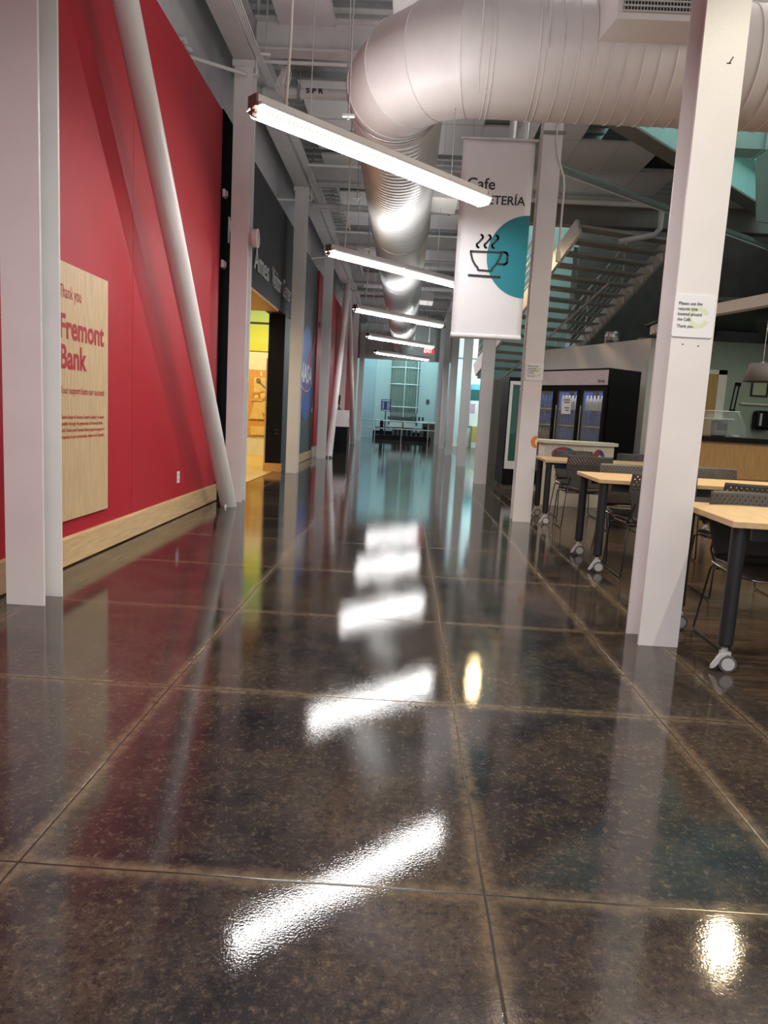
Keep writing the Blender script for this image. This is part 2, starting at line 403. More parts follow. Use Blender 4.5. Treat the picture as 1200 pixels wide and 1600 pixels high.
# ------------------------------------------------------------------ the setting
LX = -2.33
struct('floor', MB().add([(-8, -5, 0), (12, -5, 0), (12, 40, 0), (-8, 40, 0)], [(0, 1, 2, 3)]), floor_m)

# left wall: red panel, black portal, slate wall, red wall, upper wall
mb = MB(); mb.box((-2.45, -5, 0), (LX, 3.985, 4.58)); mb.box((-2.45, 3.99, 0), (LX, 5.995, 4.58)); mb.box((-2.45, 6.0, 0), (LX, 8.70, 4.58)); mb.box((-2.46, -5, 0), (LX-0.004, 8.7, 4.57))
struct('wall_left', mb, red)
struct('wall_left', MB().box((-2.62, 8.70, 0), (LX+0.01, 9.6, 4.60)), mat('matte_black_return', (0.006, 0.006, 0.007), 0.9, spec=0.02))
mb = MB(); mb.box((-2.62, 9.6, 2.90), (LX+0.01, 14.05, 4.60))
struct('wall_left', mb, black_wall)
struct('wall_left', MB().box((-2.60, 13.30, 0), (LX, 14.45, 2.90)), slate_wall)
struct('wall_left', MB().box((-2.55, 14.05, 0), (-2.345, 17.92, 4.60)), slate_wall)
mb = MB(); mb.box((-2.55, 17.92, 0.28), (LX+0.02, 32.4, 4.60)); struct('wall_left', mb, red)
struct('wall_left', MB().box((-2.53, 17.92, 0), (LX, 32.4, 0.28)), bulk_mat)
struct('wall_left', MB().box((-2.75, -5, 4.60), (-2.47, 32.4, 6.2)), grey_wall)
struct('door_1', MB().box((-2.61, 13.255, 0.16), (-2.31, 13.30, 2.92)), gloss_black)
struct('trim_1', MB().box((-2.62, 13.22, 0.0), (-2.29, 13.32, 0.16)), orange_wood)
struct('trim_2', MB().box((-2.640, 13.27, 0.0), (-2.612, 13.38, 2.1)), maple_side)
mb = MB().box((-4.9, 9.6, 2.86), (LX+0.008, 12.6, 2.90)); struct('ceiling', mb, orange_wood)
mb = MB()
for a, b_ in ((-5, 8.70),): mb.box((LX, a, 0.012), (-2.305, b_, 0.20)).box((LX, a, 0.20), (-2.318, b_, 0.212))
struct('baseboard_left', mb, maple)
struct('baseboard_left', MB().box((-2.345, 14.45, 0.01), (-2.32, 17.92, 0.20)), maple)
# exhibit room
struct('wall_exhibit', MB().box((-8, 17.85, 0), (-2.6, 17.95, 4.4)), cream)
struct('wall_exhibit', MB().box((-8.1, 9, 0), (-8.0, 17.9, 4.4)), cream)
struct('wall_exhibit', MB().box((-8, 9.0, 0), (-2.62, 9.1, 4.4)), cream)
struct('ceiling', MB().box((-8, 9, 4.4), (-2.62, 17.95, 4.5)), taupe_panel)
o = struct('wall_mural', MB().box((-2.9, -0.05, 0), (2.0, 0, 1.5)), mural); o.location = (-5.0, 17.85, 2.58)
struct('trim_3', MB().box((-8, 17.78, 3.23), (-2.6, 17.82, 3.28)), black_wall)
struct('floor', MB().add([(-8, 9, 0.004), (-2.45, 9, 0.004), (-2.45, 17.9, 0.004), (-8, 17.9, 0.004)], [(0, 1, 2, 3)]), pale_wood)

# ceilings
mb = MB(); prof = []
y = -5.0
while y < 32.4:
    prof += [(y, 5.95), (y+0.10, 5.95), (y+0.13, 6.02), (y+0.27, 6.02)]; y += 0.30
def deck(x0, x1, y0, y1):
    mb = MB(); mb.grid([[(x0, a, z), (x1, a, z)] for a, z in prof if y0 <= a <= y1], smooth=False); struct('ceiling', mb, deck_mat)
deck(-2.75, 1.7, -5, 33); deck(1.7, 12, -5, 8.6); deck(1.7, 3.0, 8.5, 16.2); deck(3.0, 8.6, 13.2, 16.2); deck(8.6, 12, 8.5, 20.2); deck(1.7, 12, 20, 33)
# skylight well over the cafe and the open stairwell
mb = MB(); mb.box((2.9, 8.5, 6.03), (3.0, 13.2, 8.6)).box((8.6, 8.5, 6.03), (8.7, 13.2, 8.6)).box((2.9, 8.4, 6.03), (8.7, 8.5, 8.6)).box((2.9, 13.2, 6.03), (8.7, 13.3, 8.6)); struct('wall_skylight', mb, mat('skylight_well_paint', (0.22, 0.33, 0.32), 0.5))
struct('ceiling', MB().prism([(3.0, 10.35), (6.2, 13.4), (3.0, 13.4)], lambda a, b_: (a, b_, 5.90), (0, 0, 0.04)), deck_mat)
struct('ceiling', MB().box((3.70, 11.45, 5.60), (4.45, 12.85, 5.62)), shade_joint_black)  # dark sheet stands in for the unlit void over the missing tile
mb = MB(); mb.box((1.60, 13.4, 5.95), (1.70, 20, 8.6)); struct('wall_stairwell', mb, pale_teal)
def ibeam(mb, p0, p1, z0, z1, wd=0.2, t=0.022):
    p0 = Vector((*p0, 0)); p1 = Vector((*p1, 0)); z = Vector((0, 0, 1))
    mb.bar(p0+z*(z0+t/2), p1+z*(z0+t/2), wd, t); mb.bar(p0+z*(z1-t/2), p1+z*(z1-t/2), wd, t)
    mb.bar(p0+z*(z0+z1)/2, p1+z*(z0+z1)/2, 0.016, z1-z0-2*t)
COLY = [3.83, 8.55, 13.2, 17.85, 22.75, 27.5, 32.0]
mb = MB(); ibeam(mb, (-2.09, -5), (-2.09, 32.2), 5.13, 5.55, 0.24); struct('beam', mb, beam_mat)
mb = MB(); ibeam(mb, (1.46, -5), (1.46, 32.2), 5.13, 5.55, 0.22); struct('beam', mb, beam_mat)
for y in COLY[1:]:
    mb = MB(); ibeam(mb, (-1.95, y+0.1), (1.34, y+0.1), 5.2, 5.55, 0.2); struct('beam', mb, beam_mat)
mb = MB(); ibeam(mb, (1.6, 13.25), (9.5, 13.25), 4.70, 5.12, 0.24); struct('beam', mb, taupe_beam)
# end of the corridor: soffit wall over the lobby opening
mb = MB(); mb.box((-2.75, 32.4, 3.66), (2.1, 32.6, 6.1)); struct('wall_end', mb, mat('end_soffit_paint', (0.62, 0.59, 0.58), 0.6))
mb = MB(); mb.box((-6, 37.6, 0), (6, 37.7, 7)); struct('wall_end', mb, pale_teal)
struct('wall_end', MB().box((-6, 32.6, 0), (-2.6, 32.7, 7)), pale_teal)
struct('wall_end', MB().box((2.2, 32.6, 0), (6, 32.7, 7)), pale_teal)
struct('ceiling', MB().box((-6, 32.6, 7), (6, 37.7, 7.1)), pale_teal)
struct('baseboard_end', MB().box((-5.9, 37.5, 0), (5.9, 37.6, 0.35)), gloss_black)
# side hall on the right beyond the columns
struct('wall_side_hall', MB().box((2.1, 30.6, 0), (7, 30.7, 3.75)), pale_teal)
struct('wall_side_hall', MB().box((2.1, 30.5, 3.75), (7, 30.7, 6)), grey_wall)
struct('baseboard_side_hall', MB().box((2.1, 30.56, 0), (7, 30.6, 0.22)), cream)
# stairwell, cafe shell
struct('wall_right', MB().box((11.9, -5, 0), (12, 40, 6)), bulk_mat)
struct('wall_stairwell', MB().box((3.9, 17.5, 0), (12, 17.7, 8)), concrete)
struct('wall_stairwell', MB().box((1.9, 19.6, 2.30), (4.2, 19.7, 7)), mat('grey_teal_wall', (0.20, 0.27, 0.26), 0.6))
struct('wall_stairwell', MB().box((2.1, 19.6, 0), (4.2, 19.7, 2.30)).box((2.42, 19.58, 0), (2.45, 19.6, 2.30)), taupe_panel)
def wall_seg(mb, a, b_, z0, z1, t=0.12):
    mb.bar((a[0], a[1], (z0+z1)/2), (b_[0], b_[1], (z0+z1)/2), t, z1-z0)
mb = MB(); wall_seg(mb, (2.62, 15.6), (4.08, 12.20), 0, 2.69, 0.12); struct('wall_bulkhead', mb, bulk_mat)
mb = MB(); wall_seg(mb, (4.05, 12.15), (4.02, 10.0), 2.74, 2.88, 0.14); wall_seg(mb, (4.02, 10.0), (4.75, 7.4), 2.74, 2.88, 0.14); struct('wall_servery_header', mb, bulk_mat)
struct('wall_servery', MB().box((4.1, 13.05, 0), (9, 13.15, 2.80)), green_wall)
struct('ceiling', MB().box((4.2, 10.2, 3.0), (9, 13.15, 3.05)), mat('dark_green_ceiling', (0.05, 0.075, 0.06), 0.7))
mb = MB()
for k in range(3): mb.box((4.3+k*1.3, 10.5, 2.82), (4.75+k*1.3, 13.0, 3.0), rot=-0.5)
struct('trim_4', mb, mat('dark_green_slats', (0.012, 0.022, 0.018), 0.6))

# floor-to-ceiling far door and window pieces of the side hall come with the things below
# ------------------------------------------------------------------ steel columns
def column_mesh(h, wd=0.215, dp=0.225, t=0.018):
    mb = MB()
    mb.box((-wd/2, -dp/2, 0), (wd/2, -dp/2+t, h)); mb.box((-wd/2, dp/2-t, 0), (wd/2, dp/2, h)); mb.box((-0.008, -dp/2+t, 0), (0.008, dp/2-t, h))
    return mb
LCX, RCX = -2.095, 1.462
left_lab = ['white steel column nearest on the left, in front of the plywood sign',
            'white steel column on the left where the first sloping brace lands',
            'white steel column on the left beside the lit exhibit opening',
            'white steel column on the left between the slate wall emblem and the far red wall',
            'white steel column on the left, fifth from the camera, behind the rising brace',
            'white steel column on the left, sixth from the camera, far down the corridor',
            'last white steel column on the left, at the bright lobby opening']
right_lab = ['large white steel column nearest on the right, with the recycling sign',
             'white steel column right of the hanging cafe banner, with a small sign',
             'white steel column under the hanging banner, third on the right',
             'white steel column on the right, fourth from the camera, before the pale side hall',
             'white steel column on the right, fifth from the camera',
             'thin far white steel column on the right, sixth from the camera',
             'last steel column on the right, at the bright lobby opening']
cols = {}
for side, cx, labs in (('l', LCX, left_lab), ('r', RCX, right_lab)):
    for k, y in enumerate(COLY):
        yy = y
        if side == 'r': yy = [3.79, 8.40, 13.15, 17.8, 22.95, 27.65, 32.0][k]
        if side == 'l' and k == 1: yy = 8.68
        t = thing('steel_column', labs[k], 'column', (cx, yy+0.1125, 0), group='white columns along the corridor')
        column_mesh(5.13).build('shaft', white, t)
        MB().box((-0.13, -0.13, 5.06), (0.13, 0.13, 5.128)).build('cap_plate', white, t)
        cols[side, k] = t
# screw holes and old anchor marks on the near right column
for x, z in ((-0.045, 1.627), (0.035, 1.622)): MB().cyl((x, -0.1135, z), (x, -0.1122, z), 0.004, 8).build('screw_hole', ink, cols['r', 0])
mb = MB()
mb.box((0.035, -0.1136, 2.985), (0.042, -0.1122, 3.02), rot=Matrix.Rotation(0.5, 3, 'Y')).box((0.018, -0.1136, 2.985), (0.04, -0.1122, 2.991))
mb.build('anchor_mark', ink, cols['r', 0])

# ------------------------------------------------------------------ sloping pipe braces
def brace(p0, p1, label):
    t = thing('pipe_brace', label, 'brace', p0, group='sloping white pipe braces')
    a = Vector((0, 0, 0)); b_ = Vector(p1)-Vector(p0)
    MB().tube([a, b_], 0.093, 28).build('pipe', white, t)
    d = 1 if b_.y > 0 else -1
    mb = MB(); mb.prism([(-0.17, 0), (0.17, 0), (0.05, 0.2), (-0.05, 0.2)], lambda u, v: (-0.008, u, v), (0.016, 0, 0)); mb.build('base_gusset', white, t)
    mb = MB(); mb.box((b_.x-0.008, b_.y-0.16, b_.z-0.28), (b_.x+0.008, b_.y+0.16, b_.z+0.02)); mb.build('top_gusset', white, t)
brace((-2.05, 8.30, 0.0), (-2.08, 4.20, 5.08), 'fat white pipe brace sloping down across the red wall')
brace((-1.93, 18.25, 0.0), (-2.02, 22.55, 5.08), 'white pipe brace rising away down the corridor, above the black stand')
brace((-1.98, 27.35, 0.0), (-2.04, 23.15, 5.08), 'farthest pipe brace on the left, falling toward the lobby')

# ------------------------------------------------------------------ the big duct
X0, ZC, R, YC, RB = -0.274, 4.38, 0.478, 6.80, 0.80
t = thing('air_duct', 'large round white air duct elbowing overhead, then running down the corridor', 'duct', (X0, YC, ZC))
mb = MB(); rows = []; n = 48
y = RB; L_end = 32.4-YC
prof = [(RB-0.01, R-0.004)]
while y < L_end-0.12:
    prof += [(y, R), (y+0.086, R), (y+0.093, R+0.009), (y+0.105, R+0.009)]; y += 0.112
prof.append((L_end, R))
for yy, rr in prof: rows.append([(rr*math.cos(2*PI*j/n), yy, rr*math.sin(2*PI*j/n)) for j in range(n+1)])
mb.grid(rows); mb.build('spiral_run', duct_metal, t)
# mitred elbow of five gores, seams raised
mb = MB(); seams = MB()
angs = [0, 11.25, 33.75, 56.25, 78.75, 90]
rings = []
cxb, cyb = RB, RB           # bend centre (local)
for a in angs:
    ar = math.radians(a)      # 0: facing +y run; 90: facing +x run
    k = 1.0/math.cos(math.radians(11.25)) if 0 < a < 90 else 1.0
    ring = []
    for j in range(n+1):
        u = R*math.cos(2*PI*j/n); z = R*math.sin(2*PI*j/n)
        rad = (RB-u)*k if a not in (0, 90) else RB-u
        ring.append((cxb-rad*math.cos(ar), cyb-rad*math.sin(ar), z))
    rings.append(ring)
for i in range(len(rings)-1): mb.grid([rings[i], rings[i+1]])
for ring in rings: seams.tube(ring[:-1], 0.007, 6, closed=True)
el = mb.build('elbow', duct_white, t); seams.build('gore_seam', duct_white, el)
mb = MB(); mb.grid([[(xx, R*math.cos(2*PI*j/n), R*math.sin(2*PI*j/n)) for j in range(n+1)] for xx in (RB-0.005, 8.0)])
lr = mb.build('cross_run', duct_white, t)
mb = MB(); xs = [RB+0.02+0.02, RB+0.41, RB+0.46, RB+0.60, RB+0.735]+[RB+0.87+0.135*i for i in range(45)]
for xx in xs:
    mb.tube([(xx, (R+0.003)*math.cos(2*PI*j/n), (R+0.003)*math.sin(2*PI*j/n)) for j in range(n)], 0.006, 6, closed=True)
mb.build('band_seam', duct_white, lr)
# register box on the cross run
bx0, bx1 = 1.46-X0, 2.30-X0
mb = MB()
yb, yf, zb, zt = -0.47, -0.80, -0.05, 0.34
fl = 0.06
P = [(bx0, yf, zb), (bx1, yf, zb), (bx1, yf, zt), (bx0, yf, zt), (bx0-fl, yb, zb-0.01), (bx1+fl, yb, zb-0.01), (bx1+fl, yb+0.1, zt), (bx0-fl, yb+0.1, zt)]
mb.add(P, [(0, 1, 2, 3), (0, 4, 5, 1), (1, 5, 6, 2), (2, 6, 7, 3), (3, 7, 4, 0)])
rg = mb.build('air_register', duct_white, t)
mb = MB(); mb.box((bx0+0.045, yf-0.004, zb+0.05), (bx1-0.045, yf-0.001, zt-0.05)); mb.build('grille_shade_sheet', shade_joint_black, rg)  # dark sheet painted as the shade behind the grille bars
mb = MB()
for i in range(8): mb.box((bx0+0.04, yf-0.014, zb+0.05+i*0.038), (bx1-0.04, yf-0.004, zb+0.062+i*0.038))
for i in range(30): mb.box((bx0+0.05+i*0.025, yf-0.009, zb+0.05), (bx0+0.056+i*0.025, yf-0.004, zt-0.05))
mb.build('grille', grey_plastic, rg)
mb = MB(); mb.box((bx0-0.10, yb-0.005+0.06, zb-0.13), (bx1+0.10, yb+0.03, zb-0.01)); mb.build('mounting_flange', duct_white, rg)
# small registers on the right of the long run
for yy in (10.9, 19.9, 24.3):
    mb = MB(); y0 = yy-YC; a, b_ = -0.10, 0.16
    mb.prism([(R-0.06, a), (R+0.36, a-0.02), (R+0.36, b_-0.06), (R-0.06, b_)], lambda u, v: (u, y0-0.38, v), (0, 0.76, 0))
    r_ = mb.build('side_register', white, t)
    mb = MB(); mb.box((R+0.361, y0-0.33, -0.08), (R+0.366, y0+0.33, 0.08)); mb.build('grille', grey_plastic, r_)
# hanger rods and straps
for yy in (5.6-YC+1.9, 12.5-YC, 16.5-YC, 21-YC, 26-YC):
    mb = MB(); mb.tube([((R+0.014)*math.cos(2*PI*j/32), yy, (R+0.014)*math.sin(2*PI*j/32)) for j in range(32)], 0.012, 6, closed=True)
    for sx in (-1, 1): mb.cyl((sx*(R+0.02), yy, 0), (sx*(R+0.02), yy, 5.95-ZC), 0.006, 6)
    mb.build('hanger_strap', silver, t)
mb = MB(); mb.cyl((0.72, -0.50, -0.5), (0.72, -0.50, 1.55), 0.007, 6); mb.cyl((1.27, -0.49, -0.15), (1.27, -0.49, 1.55), 0.006, 6); mb.build('hanger_rod', white, t)

# ------------------------------------------------------------------ strip lights
def strip_light(label, loc, length, rz):
    t = thing('strip_light', label, 'light fixture', loc, rz, group='hanging fluorescent strip lights'); h = length/2
    # housing: white channel on top
    mb = MB(); mb.prism([(-0.10, 0.062), (-0.085, 0.085), (-0.05, 0.09), (-0.05, 0.14), (0.05, 0.14), (0.05, 0.09), (0.085, 0.085), (0.10, 0.062)], lambda u, v: (-h, u, v), (length, 0, 0))
    mb.build('housing', white, t)
    for s_ in (-1, 1):
        a, b_ = (-h+0.03, -0.004) if s_ < 0 else (0.004, h-0.015)
        nx = 60; rows = []
        for i in range(nx*2+1):
            xx = a+(b_-a)*i/(nx*2); k = 1.0 if i % 2 else 0.965
            rows.append([(xx, -0.098*math.cos(PI*j/12), 0.062-0.062*k*math.sin(PI*j/12)**0.75) for j in range(13)])
        mb = MB(); mb.grid(rows, smooth=False); mb.build('diffuser', lens_mat, t)
    mb = MB(); mb.prism([(-0.10, 0.06), (-0.07, 0.005), (0.07, 0.005), (0.10, 0.06), (0.05, 0.15), (-0.05, 0.15)], lambda u, v: (h-0.014, u, v), (0.014, 0, 0)); mb.build('end_cap', white, t)
    mb = MB(); mb.box((-h-0.02, -0.05, 0.06), (-h+0.0, 0.05, 0.14)); mb.box((-h-0.022, -0.012, -0.0), (-h+0.025, 0.012, 0.06)); mb.box((-h-0.022, -0.04, 0.02), (-h+0.01, 0.04, 0.04)); mb.build('end_bracket', brown_cap, t)
    area('strip_up_fill', (loc[0], loc[1], loc[2]+0.17), length*0.95, 15, (1, 0.98, 0.96), rot=(PI, 0, -rz), sy=0.16)  # added upward fill above each strip, brightening ceiling and duct
    for xx in (-0.62*h, 0.62*h):
        MB().cyl((xx, 0, 0.14), (xx, 0, 5.94-loc[2]), 0.004, 6).build('suspension_cable', silver, t)
    p = []
    for i in range(22):
        f = i/21; p.append((-0.78*h+0.02*math.sin(f*9), 0.03*math.sin(f*7+1), 0.12+f*(5.9-loc[2]-0.12)))
    mb = MB().tube(p, 0.011, 8); mb.box((p[12][0]-0.03, p[12][1]-0.02, p[12][2]-0.005), (p[12][0]+0.03, p[12][1]+0.02, p[12][2]+0.005)); mb.build('power_cord', mat('ivory_cord', (0.66, 0.64, 0.56), 0.5) if 'ivory_cord' not in bpy.data.materials else bpy.data.materials['ivory_cord'], t)
ll = ['largest hanging fluorescent strip light, nearest, crossing in front of the cafe banner',
      'second hanging fluorescent strip light, its right end hidden by the banner',
      'third hanging fluorescent strip light from the camera',
      'fourth hanging fluorescent strip light, above the exit sign',
      'farthest hanging fluorescent strip light, lowest in the row']
starts = [(-1.18, 5.22), (-1.12, 9.52), (-1.13, 14.5), (-1.14, 19.4), (-1.13, 24.15)]
for lab, (x, y) in zip(ll, starts):
    a = math.radians(45.5); Ln = 2.58
    strip_light(lab, (x+Ln/2*math.cos(a), y+Ln/2*math.sin(a), 3.19), Ln, a)

# ------------------------------------------------------------------ cafe banner
BY = 7.6
t = thing('cafe_banner', 'tall white hanging banner with teal half circle and coffee cup', 'banner', (0.79, BY, 2.0))
bx = lambda x: x-0.79
bz = lambda z: z-2.0
fb = lambda x, z: (bx(x), 0, bz(z))
rows = []
for i in range(31):
    z = 2.02+(4.0-2.02)*i/30
    rows.append([(bx(0.424+(0.73)*j/10), 0.006*math.sin(j*0.9+i*0.35)*0.3, bz(z)) for j in range(11)])
clo = MB().grid(rows).build('cloth', cloth, t, solid=0.004)
mb = MB(); mb.cyl((bx(0.42), 0, bz(2.05)), (bx(1.155), 0, bz(2.05)), 0.028, 14); mb.build('bottom_pole_sleeve', cloth, t)
mb = MB(); mb.cyl((bx(0.40), 0, bz(4.0)), (bx(1.18), 0, bz(4.0)), 0.016, 12)
for xx in (0.52, 1.06): mb.cyl((bx(xx), 0, bz(4.0)), (bx(xx), 0, bz(5.9)), 0.005, 6)
mb.build('hanging_pole', silver, t)
mb = MB(); cxx, czz, rr = 1.154, 2.865, 0.412
mb.add([Vector(fb(*p))+Vector((0, -0.0045, 0)) for p in arc(cxx, czz, rr, 90, 270, 48)], [tuple(range(49))]); mb.build('half_circle', teal, t)
mb = MB(); lf = (0, -0.0065, 0); sw = 0.022
cup = [(0.575, 2.90)]+[(0.580, 2.87), (0.60, 2.81), (0.63, 2.765), (0.655, 2.742), (0.664, 2.716), (0.80, 2.712), (0.81, 2.745), (0.835, 2.77), (0.865, 2.82), (0.885, 2.87), (0.892, 2.90)]
stroke(mb, cup+[cup[0]], sw, fb, lf)
stroke(mb, [(0.885, 2.905), (0.925, 2.905)]+arc(0.925, 2.875, 0.030, 90, 0, 6)+arc(0.925, 2.815, 0.030, 0, -90, 6)+[(0.925, 2.785), (0.85, 2.785)], sw, fb, lf)
stroke(mb, [(0.572, 2.660), (0.890, 2.655)], 0.026, fb, lf)
for xx in (0.655, 0.735, 0.812):
    stroke(mb, arc(xx+0.012, 3.045, 0.022, 80, -50, 6)[0:]+[(xx-0.005, 2.99)]+arc(xx, 2.965, 0.024, 150, 260, 6), sw, fb, lf)
mb.build('coffee_cup_icon', ink, t)
mb = MB()
text_on(mb, 'Cafe', (bx(0.492), -0.0035, bz(3.515)), (1, 0, 0), 0.285, 0.105, 0.012)
text_on(mb, 'CAFETERÍA', (bx(0.492), -0.0035, bz(3.373)), (1, 0, 0), 0.602, 0.083, 0.012)
mb.build('lettering', ink, t)

# ------------------------------------------------------------------ plywood sign, outlet, portal lettering
t = thing('plywood_sign', 'tall pale plywood sign with red lettering on the red wall', 'sign', (LX+0.001, 4.95, 0.33))
SX = 0.022
mb = MB(); mb.box((0.008, -0.50, 0), (SX, 0.503, 1.735)); mb.build('board', maple_side, t, bevel=0.002)
mb = MB(); mb.box((0, -0.46, 0.05), (0.008, 0.44, 1.68)); mb.build('mounting_batten', black_wall, t)
mb = MB(); ty = lambda y: y-4.95; tz = lambda z: z-0.33
def st(body, y0, y1, z, cap, bold=0.0): text_on(MB(), body, (SX, ty(y0), tz(z)), (0, 1, 0), y1-y0, cap, bold).build('lettering', red_ink, t)
st('Thank you', 4.69, 5.00, 1.835, 0.082, 0.006)
st('Fremont', 4.69, 5.375, 1.575, 0.150, 0.028)
st('Bank', 4.69, 5.085, 1.375, 0.150, 0.028)
st('Your support fuels our success!', 4.69, 5.38, 1.205, 0.047, 0.006)
for i, s_ in enumerate(('Chabot Space & Science Center’s Studio 1 is made', 'possible through the generosity of Fremont Bank.', 'Both Chabot and Fremont Bank support long-term', 'prosperity in our communities, where we all benefit.')):
    st(s_, 4.69, 5.375-(0.02 if i == 1 else 0), 1.035-i*0.045, 0.024, 0.012)
def outlet(loc, label):
    t = thing('wall_outlet', label, 'outlet', loc)
    MB().box((0, -0.038, -0.06), (0.007, 0.038, 0.06)).build('cover_plate', sign_white, t, bevel=0.003)
    for z in (-0.025, 0.025): MB().box((0.007, -0.016, z-0.014), (0.009, 0.016, z+0.014)).build('socket', grey_plastic, t)
outlet((LX, 7.25, 0.42), 'white electrical outlet low on the red wall')
outlet((-2.345, 17.72, 1.20), 'small white switch plate on the slate wall beside the round emblem')
t = thing('portal_lettering', 'raised white letters over the exhibit opening on the black header', 'sign', (LX+0.012, 12.0, 3.18))
for body, y0, y1 in (('NASA', 8.98, 10.32), ('Ames', 10.50, 11.58), ('Visitor', 11.86, 12.72), ('Center', 12.90, 13.74)):
    mb = MB(); text_on(mb, body, (0.012, y0-12.0, 0), (0, 1, 0), y1-y0, 0.30, 0.004, lift=0.003)
    text_on(mb, body, (0.0, y0-12.0, 0), (0, 1, 0), y1-y0, 0.30, 0.004, lift=0.003)
    mb.build('lettering', letter_white, t)
# round emblem on the slate wall
t = thing('round_emblem', 'round blue emblem with white letters and red swoosh on the slate wall', 'emblem', (-2.343, 16.45, 2.02))
f = lambda a, b_: (0, a, b_)
mb = MB(); mb.prism(arc(0, 0, 1.06, 0, 360, 64)[:-1], f, (0.006, 0, 0)); mb.build('disc', logo_blue, t)
mb = MB(); text_on(mb, 'NASA', (0.0065, -0.92, -0.20), (0, 1, 0), 1.86, 0.40, 0.03); mb.build('lettering', letter_white, t)
mb = MB(); mb.prism([(-0.1, 0.25), (0.25, 0.35), (1.35, 1.05), (0.55, 0.05), (0.4, 0.12), (1.05, 0.80), (0.3, 0.2)], f, (0.011, 0, 0)); mb.prism([(-0.95, -0.62), (-0.1, -0.30), (0.5, -0.12), (0.45, -0.2), (-0.1, -0.4)], f, (0.011, 0, 0)); mb.build('swoosh', logo_red, t)
mb = MB(); stroke(mb, arc(0, -0.05, 0.95, 200, 340, 24, 0.35), 0.02, f, (0.009, 0, 0)); mb.build('orbit_line', letter_white, t)
# little white latches on the black portal edge
for z, lab in ((3.68, 'upper small white latch on the black portal edge'), (2.87, 'lower small white latch on the black portal edge')):
    t = thing('wall_latch', lab, 'latch', (LX+0.011, 8.76, z))
    MB().box((0, -0.05, -0.045), (0.03, 0.05, 0.045)).build('case', white, t, bevel=0.004); MB().box((0.03, -0.02, -0.03), (0.05, 0.02, 0.03)).build('catch', silver, t)
t = thing('wall_sensor', 'small white sensor with wires high on the far red wall edge', 'sensor', (LX+0.02, 18.3, 3.36))
MB().box((0, -0.05, -0.06), (0.06, 0.05, 0.06)).build('case', white, t, bevel=0.01); MB().tube([(0.03, 0.05, -0.02), (0.05, 0.2, -0.12), (0.04, 0.35, -0.2)], 0.008, 6).build('wire', white, t)

# round lamp clamped to the second left column
t = thing('round_spotlight', 'round white lamp clamped to the column beside the portal lettering', 'lamp', (-1.985, 8.72, 3.18))
mb = MB(); mb.tube([(0.045, 0, 0), (0.105, 0, 0)], [0.10, 0.11], 24).build('housing', white, t)
mb = MB(); mb.tube([(0.106, 0, 0), (0.109, 0, 0)], [0.09, 0.085], 24).build('glass_face', grey_plastic, t)
mb = MB(); mb.box((-0.01, -0.03, -0.05), (0.045, 0.03, 0.05)); mb.build('bracket', silver, t)
mb = MB(); mb.tube([(0.03, -0.02, 0.09), (0.0, -0.03, 0.14), (-0.02, -0.02, 0.02), (0.0, 0.0, -0.12), (0.03, 0, -0.09)], 0.006, 6); mb.build('wire', silver, t)

# ------------------------------------------------------------------ small column signs
def column_sign(loc, wd, ht, label):
    t = thing('recycling_sign', label, 'sign', loc, group='recycling signs on the columns')
    mb = MB(); c = 0.012; pts = arc(wd/2-c, ht/2-c, c, 0, 90, 5)+arc(-wd/2+c, ht/2-c, c, 90, 180, 5)+arc(-wd/2+c, -ht/2+c, c, 180, 270, 5)+arc(wd/2-c, -ht/2+c, c, 270, 360, 5)
    mb.prism(pts, lambda a, b_: (a, 0, b_), (0, -0.006, 0)); mb.build('plate', sign_white, t)
    A_, B_ = arc(0.025, -0.005, 0.055, 20, 340, 26), arc(0.025, -0.005, 0.033, 20, 340, 26)
    mb = MB(); mb.grid([[(a, -0.0066, b_) for a, b_ in A_], [(a, -0.0066, b_) for a, b_ in B_]]); mb.build('recycling_mark', lime_ink, t)
    mb = MB(); k = wd/0.208
    for body, x, z, wd_ in (('Please use the', -0.083, 0.056, 0.120), ('recycle bins', -0.083, 0.029, 0.098), ('located around', -0.083, 0.003, 0.122), ('the Café.', -0.083, -0.024, 0.070), ('Thank you.', -0.083, -0.058, 0.086)):
        text_on(mb, body, (x*k, -0.0075, z), (1, 0, 0), wd_*k, 0.0145, 0.014)
    mb.build('lettering', green_ink, t)
column_sign((1.455, 3.789, 1.770), 0.208, 0.212, 'white recycling sign with rounded corners on the nearest right column')
column_sign((1.470, 8.399, 1.772), 0.205, 0.20, 'small white recycling sign on the column right of the banner')
t = thing('orange_sticker', 'curved orange sticker on the edge of the column by the tables', 'sticker', (1.50, 8.398, 0.96))
mb = MB(); mb.prism(arc(0.07, 0, 0.075, 100, 260, 14)+arc(0.10, 0.0, 0.055, 250, 110, 12), lambda a, b_: (a, 0, b_), (0, -0.001, 0)); mb.build('print', orange_ink, t)
t = thing('wall_conduit', 'thin white conduit bending down the side of the banner-side column', 'conduit', (1.5, 8.40, 4.4))
MB().tube([(0.0, -0.012, 0.5), (0, -0.012, -0.08), (0.03, -0.01, -0.25), (0.12, 0.0, -0.48), (0.135, 0.02, -0.56), (0.137, 0.03, -1.28)], 0.012, 8).build('tube', white, t)
MB().box((0.115, 0.0, -1.38), (0.16, 0.05, -1.27)).build('junction_box', white, t)
MB().box((-0.15, -0.016, -0.02), (0.10, -0.005, 0.01)).build('clamp', taupe_beam, t)

